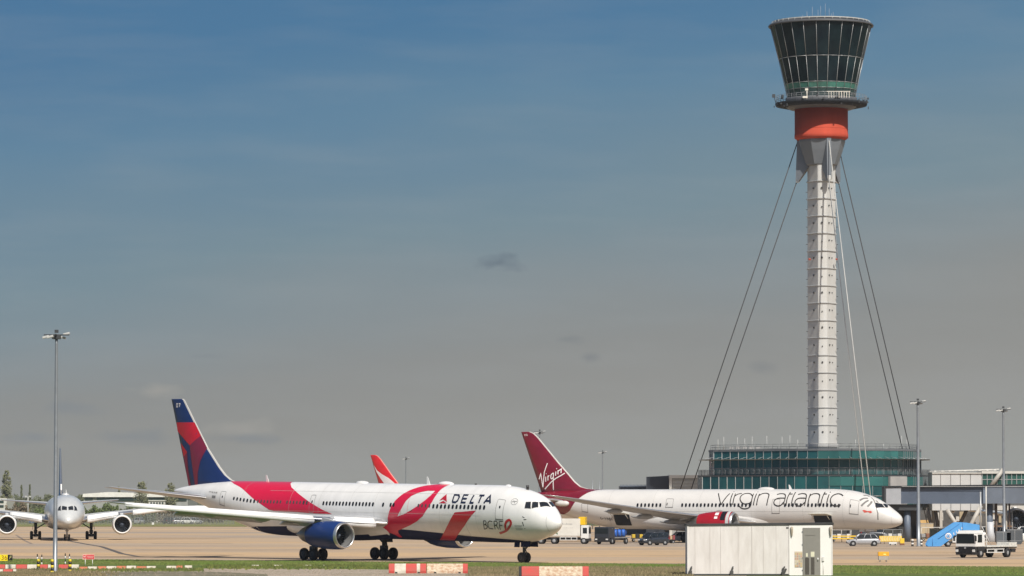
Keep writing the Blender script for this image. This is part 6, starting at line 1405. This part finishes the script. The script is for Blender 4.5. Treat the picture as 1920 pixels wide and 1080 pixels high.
def container(label, px, d, w_, h, m, dep=1.6):
    t = thing('cargo_container', label, 'container', GD(px, d), 0, 'cargo containers near the bridge columns')
    b = MB(); b.rings([[(-w_ / 2 + .25, -dep / 2, .12), (w_ / 2 - .25, -dep / 2, .12), (w_ / 2, -dep / 2, .55), (w_ / 2, -dep / 2, h), (-w_ / 2, -dep / 2, h), (-w_ / 2, -dep / 2, .55)], [(-w_ / 2 + .25, dep / 2, .12), (w_ / 2 - .25, dep / 2, .12), (w_ / 2, dep / 2, .55), (w_ / 2, dep / 2, h), (-w_ / 2, dep / 2, h), (-w_ / 2, dep / 2, .55)]], smooth=False); b.build('shell', m, t)
    b = MB(); b.b2(-w_ / 2 + .2, w_ / 2 - .2, -dep / 2 - .02, -dep / 2, .6, .66); b.b2(-.03, .03, -dep / 2 - .025, -dep / 2, .15, h - .05); b.b2(-w_ / 2 + .05, w_ / 2 - .05, -dep / 2 - .02, -dep / 2, h - .12, h - .04); b.build('frame_bars', greym, t)
cgrey = mat('container_grey', (.11, .125, .14), .5, .1)
container('dark grey container, left of the pair behind the truck bed', 1880, 545, 2.0, 1.9, cgrey)
container('dark grey container, tallest, right of the pair behind the truck bed', 1901, 545, 2.2, 2.2, mat('container_dark', (.08, .09, .10), .5, .1))
container('pale container between the lamp mast and stairs', 1757, 600, 2.2, 2.0, mat('container_green_grey', (.12, .15, .13), .5))
container('beige container left of the blue stairs', 1735, 640, 2.4, 2.6, mat('container_beige', (.42, .34, .22), .6))
car('service_van', 'small white van glimpsed behind the blue stairs platform', 'van', GD(1842, 610), .1, 4.6, 1.9, 2.2, p_white, van=True)
car('service_van', 'white van parked right of the outer slate column', 'van', GD(1873, 600), math.pi, 4.6, 1.9, 2.2, p_white, van=True)
car('service_van', 'white van at the right edge beyond the truck', 'van', GD(1925, 575), math.pi, 4.8, 1.9, 2.4, p_white, van=True)
car('service_van', 'pale van behind the lamp mast near the beige container', 'van', GD(1748, 650), .2, 4.6, 1.9, 2.2, p_white, van=True)
car('service_van', 'dark van in the shade below the end of the boarding bridge', 'van', GD(1640, 625), 0, 4.6, 1.9, 2.2, p_dark, van=True)

# yellow chevron barrier under the nose
cv = thing('chevron_barrier', 'yellow and white chevron barrier on thin legs below the crimson tailed airliner nose', 'barrier', GD(1669.5, 562)); kk = 562 / 7400
chy = mat('chevron_yellow', (.78, .52, .04), .5)
b = MB(); b.b2(-21 * kk, 21 * kk, -.06, .06, zat(1015.5, 562), zat(1005, 562), .02); pn = b.build('board', chy, cv)
b = MB()
for k in range(13):
    x = (-19.5 + k * 3.1) * kk; z = zat(1010.2, 562); b.prism([(x, z + .34), (x + .1, z + .34), (x + .2, z), (x + .1, z - .34), (x, z - .34), (x + .1, z)], -.075, -.062)
b.build('chevrons', mat('chevron_pale', (.70, .62, .42), .5), pn)
b = MB()
for x in (-1.4, -.9, .2, 1.2): b.tube((x, 0, 0), (x, 0, zat(1015, 562)), .035, n=6)
b.build('leg', chs, cv)
yb_ = thing('marker_post_box', 'stubby yellow box at the right end of the chevron barrier', 'bollard', GD(1691, 545)); b = MB(); b.b2(-.3, .3, -.25, .25, .25, .95, .04); b.build('body', chy, yb_); b = MB(); b.b2(-.32, .32, -.27, .27, 0, .25, .02); b.build('base', lb_, yb_)
wb = thing('wheel_chock_stand', 'low white stand under the chevron barrier', 'stand', GD(1674, 545)); b = MB(); b.b2(-.6, .5, -.3, .3, .1, .42, .05); b.build('body', lw, wb); b = MB(); b.tube((-.4, -.3, .1), (-.4, .3, .1), .1); b.tube((.3, -.3, .1), (.3, .3, .1), .1); b.build('roller', chs, wb)
BG = 'striped bollards around the stand'
for px_, b_, t_, c, lb in ((1710.5, 1024, 1011, 0, 'black and white bollard left of the lamp mast by the nose'), (1727, 1024, 1012, 0, 'black and white bollard right of the lamp mast by the nose'), (1854, 1016, 1002, 1, 'thick yellow and black bollard just behind the truck headboard'), (1869, 1016, 1007, 1, 'short yellow and black bollard, second behind the truck bed'), (1878, 1016, 1006.5, 1, 'short yellow and black bollard, third behind the truck bed'), (1889, 1015, 1003, 1, 'tall thin yellow and black bollard, rightmost behind the truck bed')):
    d = 41440 / (b_ - 946); banded('bollard', px_, d, (b_ - t_) * d / 7400, .17, [blk, wpost, blk, wpost] if c == 0 else [blk, ybl, blk, ybl], lb, BG, 'bollard')
rb_ = thing('stand_barrier', 'long yellow and black barrier rail seen past the cabin corner', 'barrier', GD(1578, 590)); b = MB(); b.b2(-2.6, 2.6, -.05, .05, .45, .62); b.b2(-2.6, 2.6, -.05, .05, .8, .98); b.build('rail', chy, rb_); b = MB()
for x in (-2.4, -1.2, 0, 1.2, 2.4): b.tube((x, 0, 0), (x, 0, 1.0), .05, n=6)
b.build('post', chs, rb_)
# small marker on the grass strip far left
mk = thing('marker_board', 'tiny white marker board on the far mown strip', 'marker', GD(287, 1040)); b = MB(); b.b2(-.3, .3, -.05, .05, .3, .9); b.build('board', lw, mk); b = MB(); b.tube((0, 0, 0), (0, 0, .3), .05); b.build('post', chs, mk)

# ---------------------------------------------------------------- thin haze in the air
hz = MB(); hz.b2(-1500, 1500, -60, 2400, -1.0, 96.0)
hm = bpy.data.materials.new('haze_air'); hm.use_nodes = True; hn = hm.node_tree.nodes; hn.clear()
ho = hn.new('ShaderNodeOutputMaterial'); hv = hn.new('ShaderNodeVolumePrincipled'); hv.inputs['Color'].default_value = (.86, .90, .95, 1); hv.inputs['Density'].default_value = .00006; hv.inputs['Anisotropy'].default_value = .2
hm.node_tree.links.new(hv.outputs[0], ho.inputs['Volume'])
tag(hz.build('haze', hm), 'thin pale haze filling the air over the airfield', None, kind='stuff')
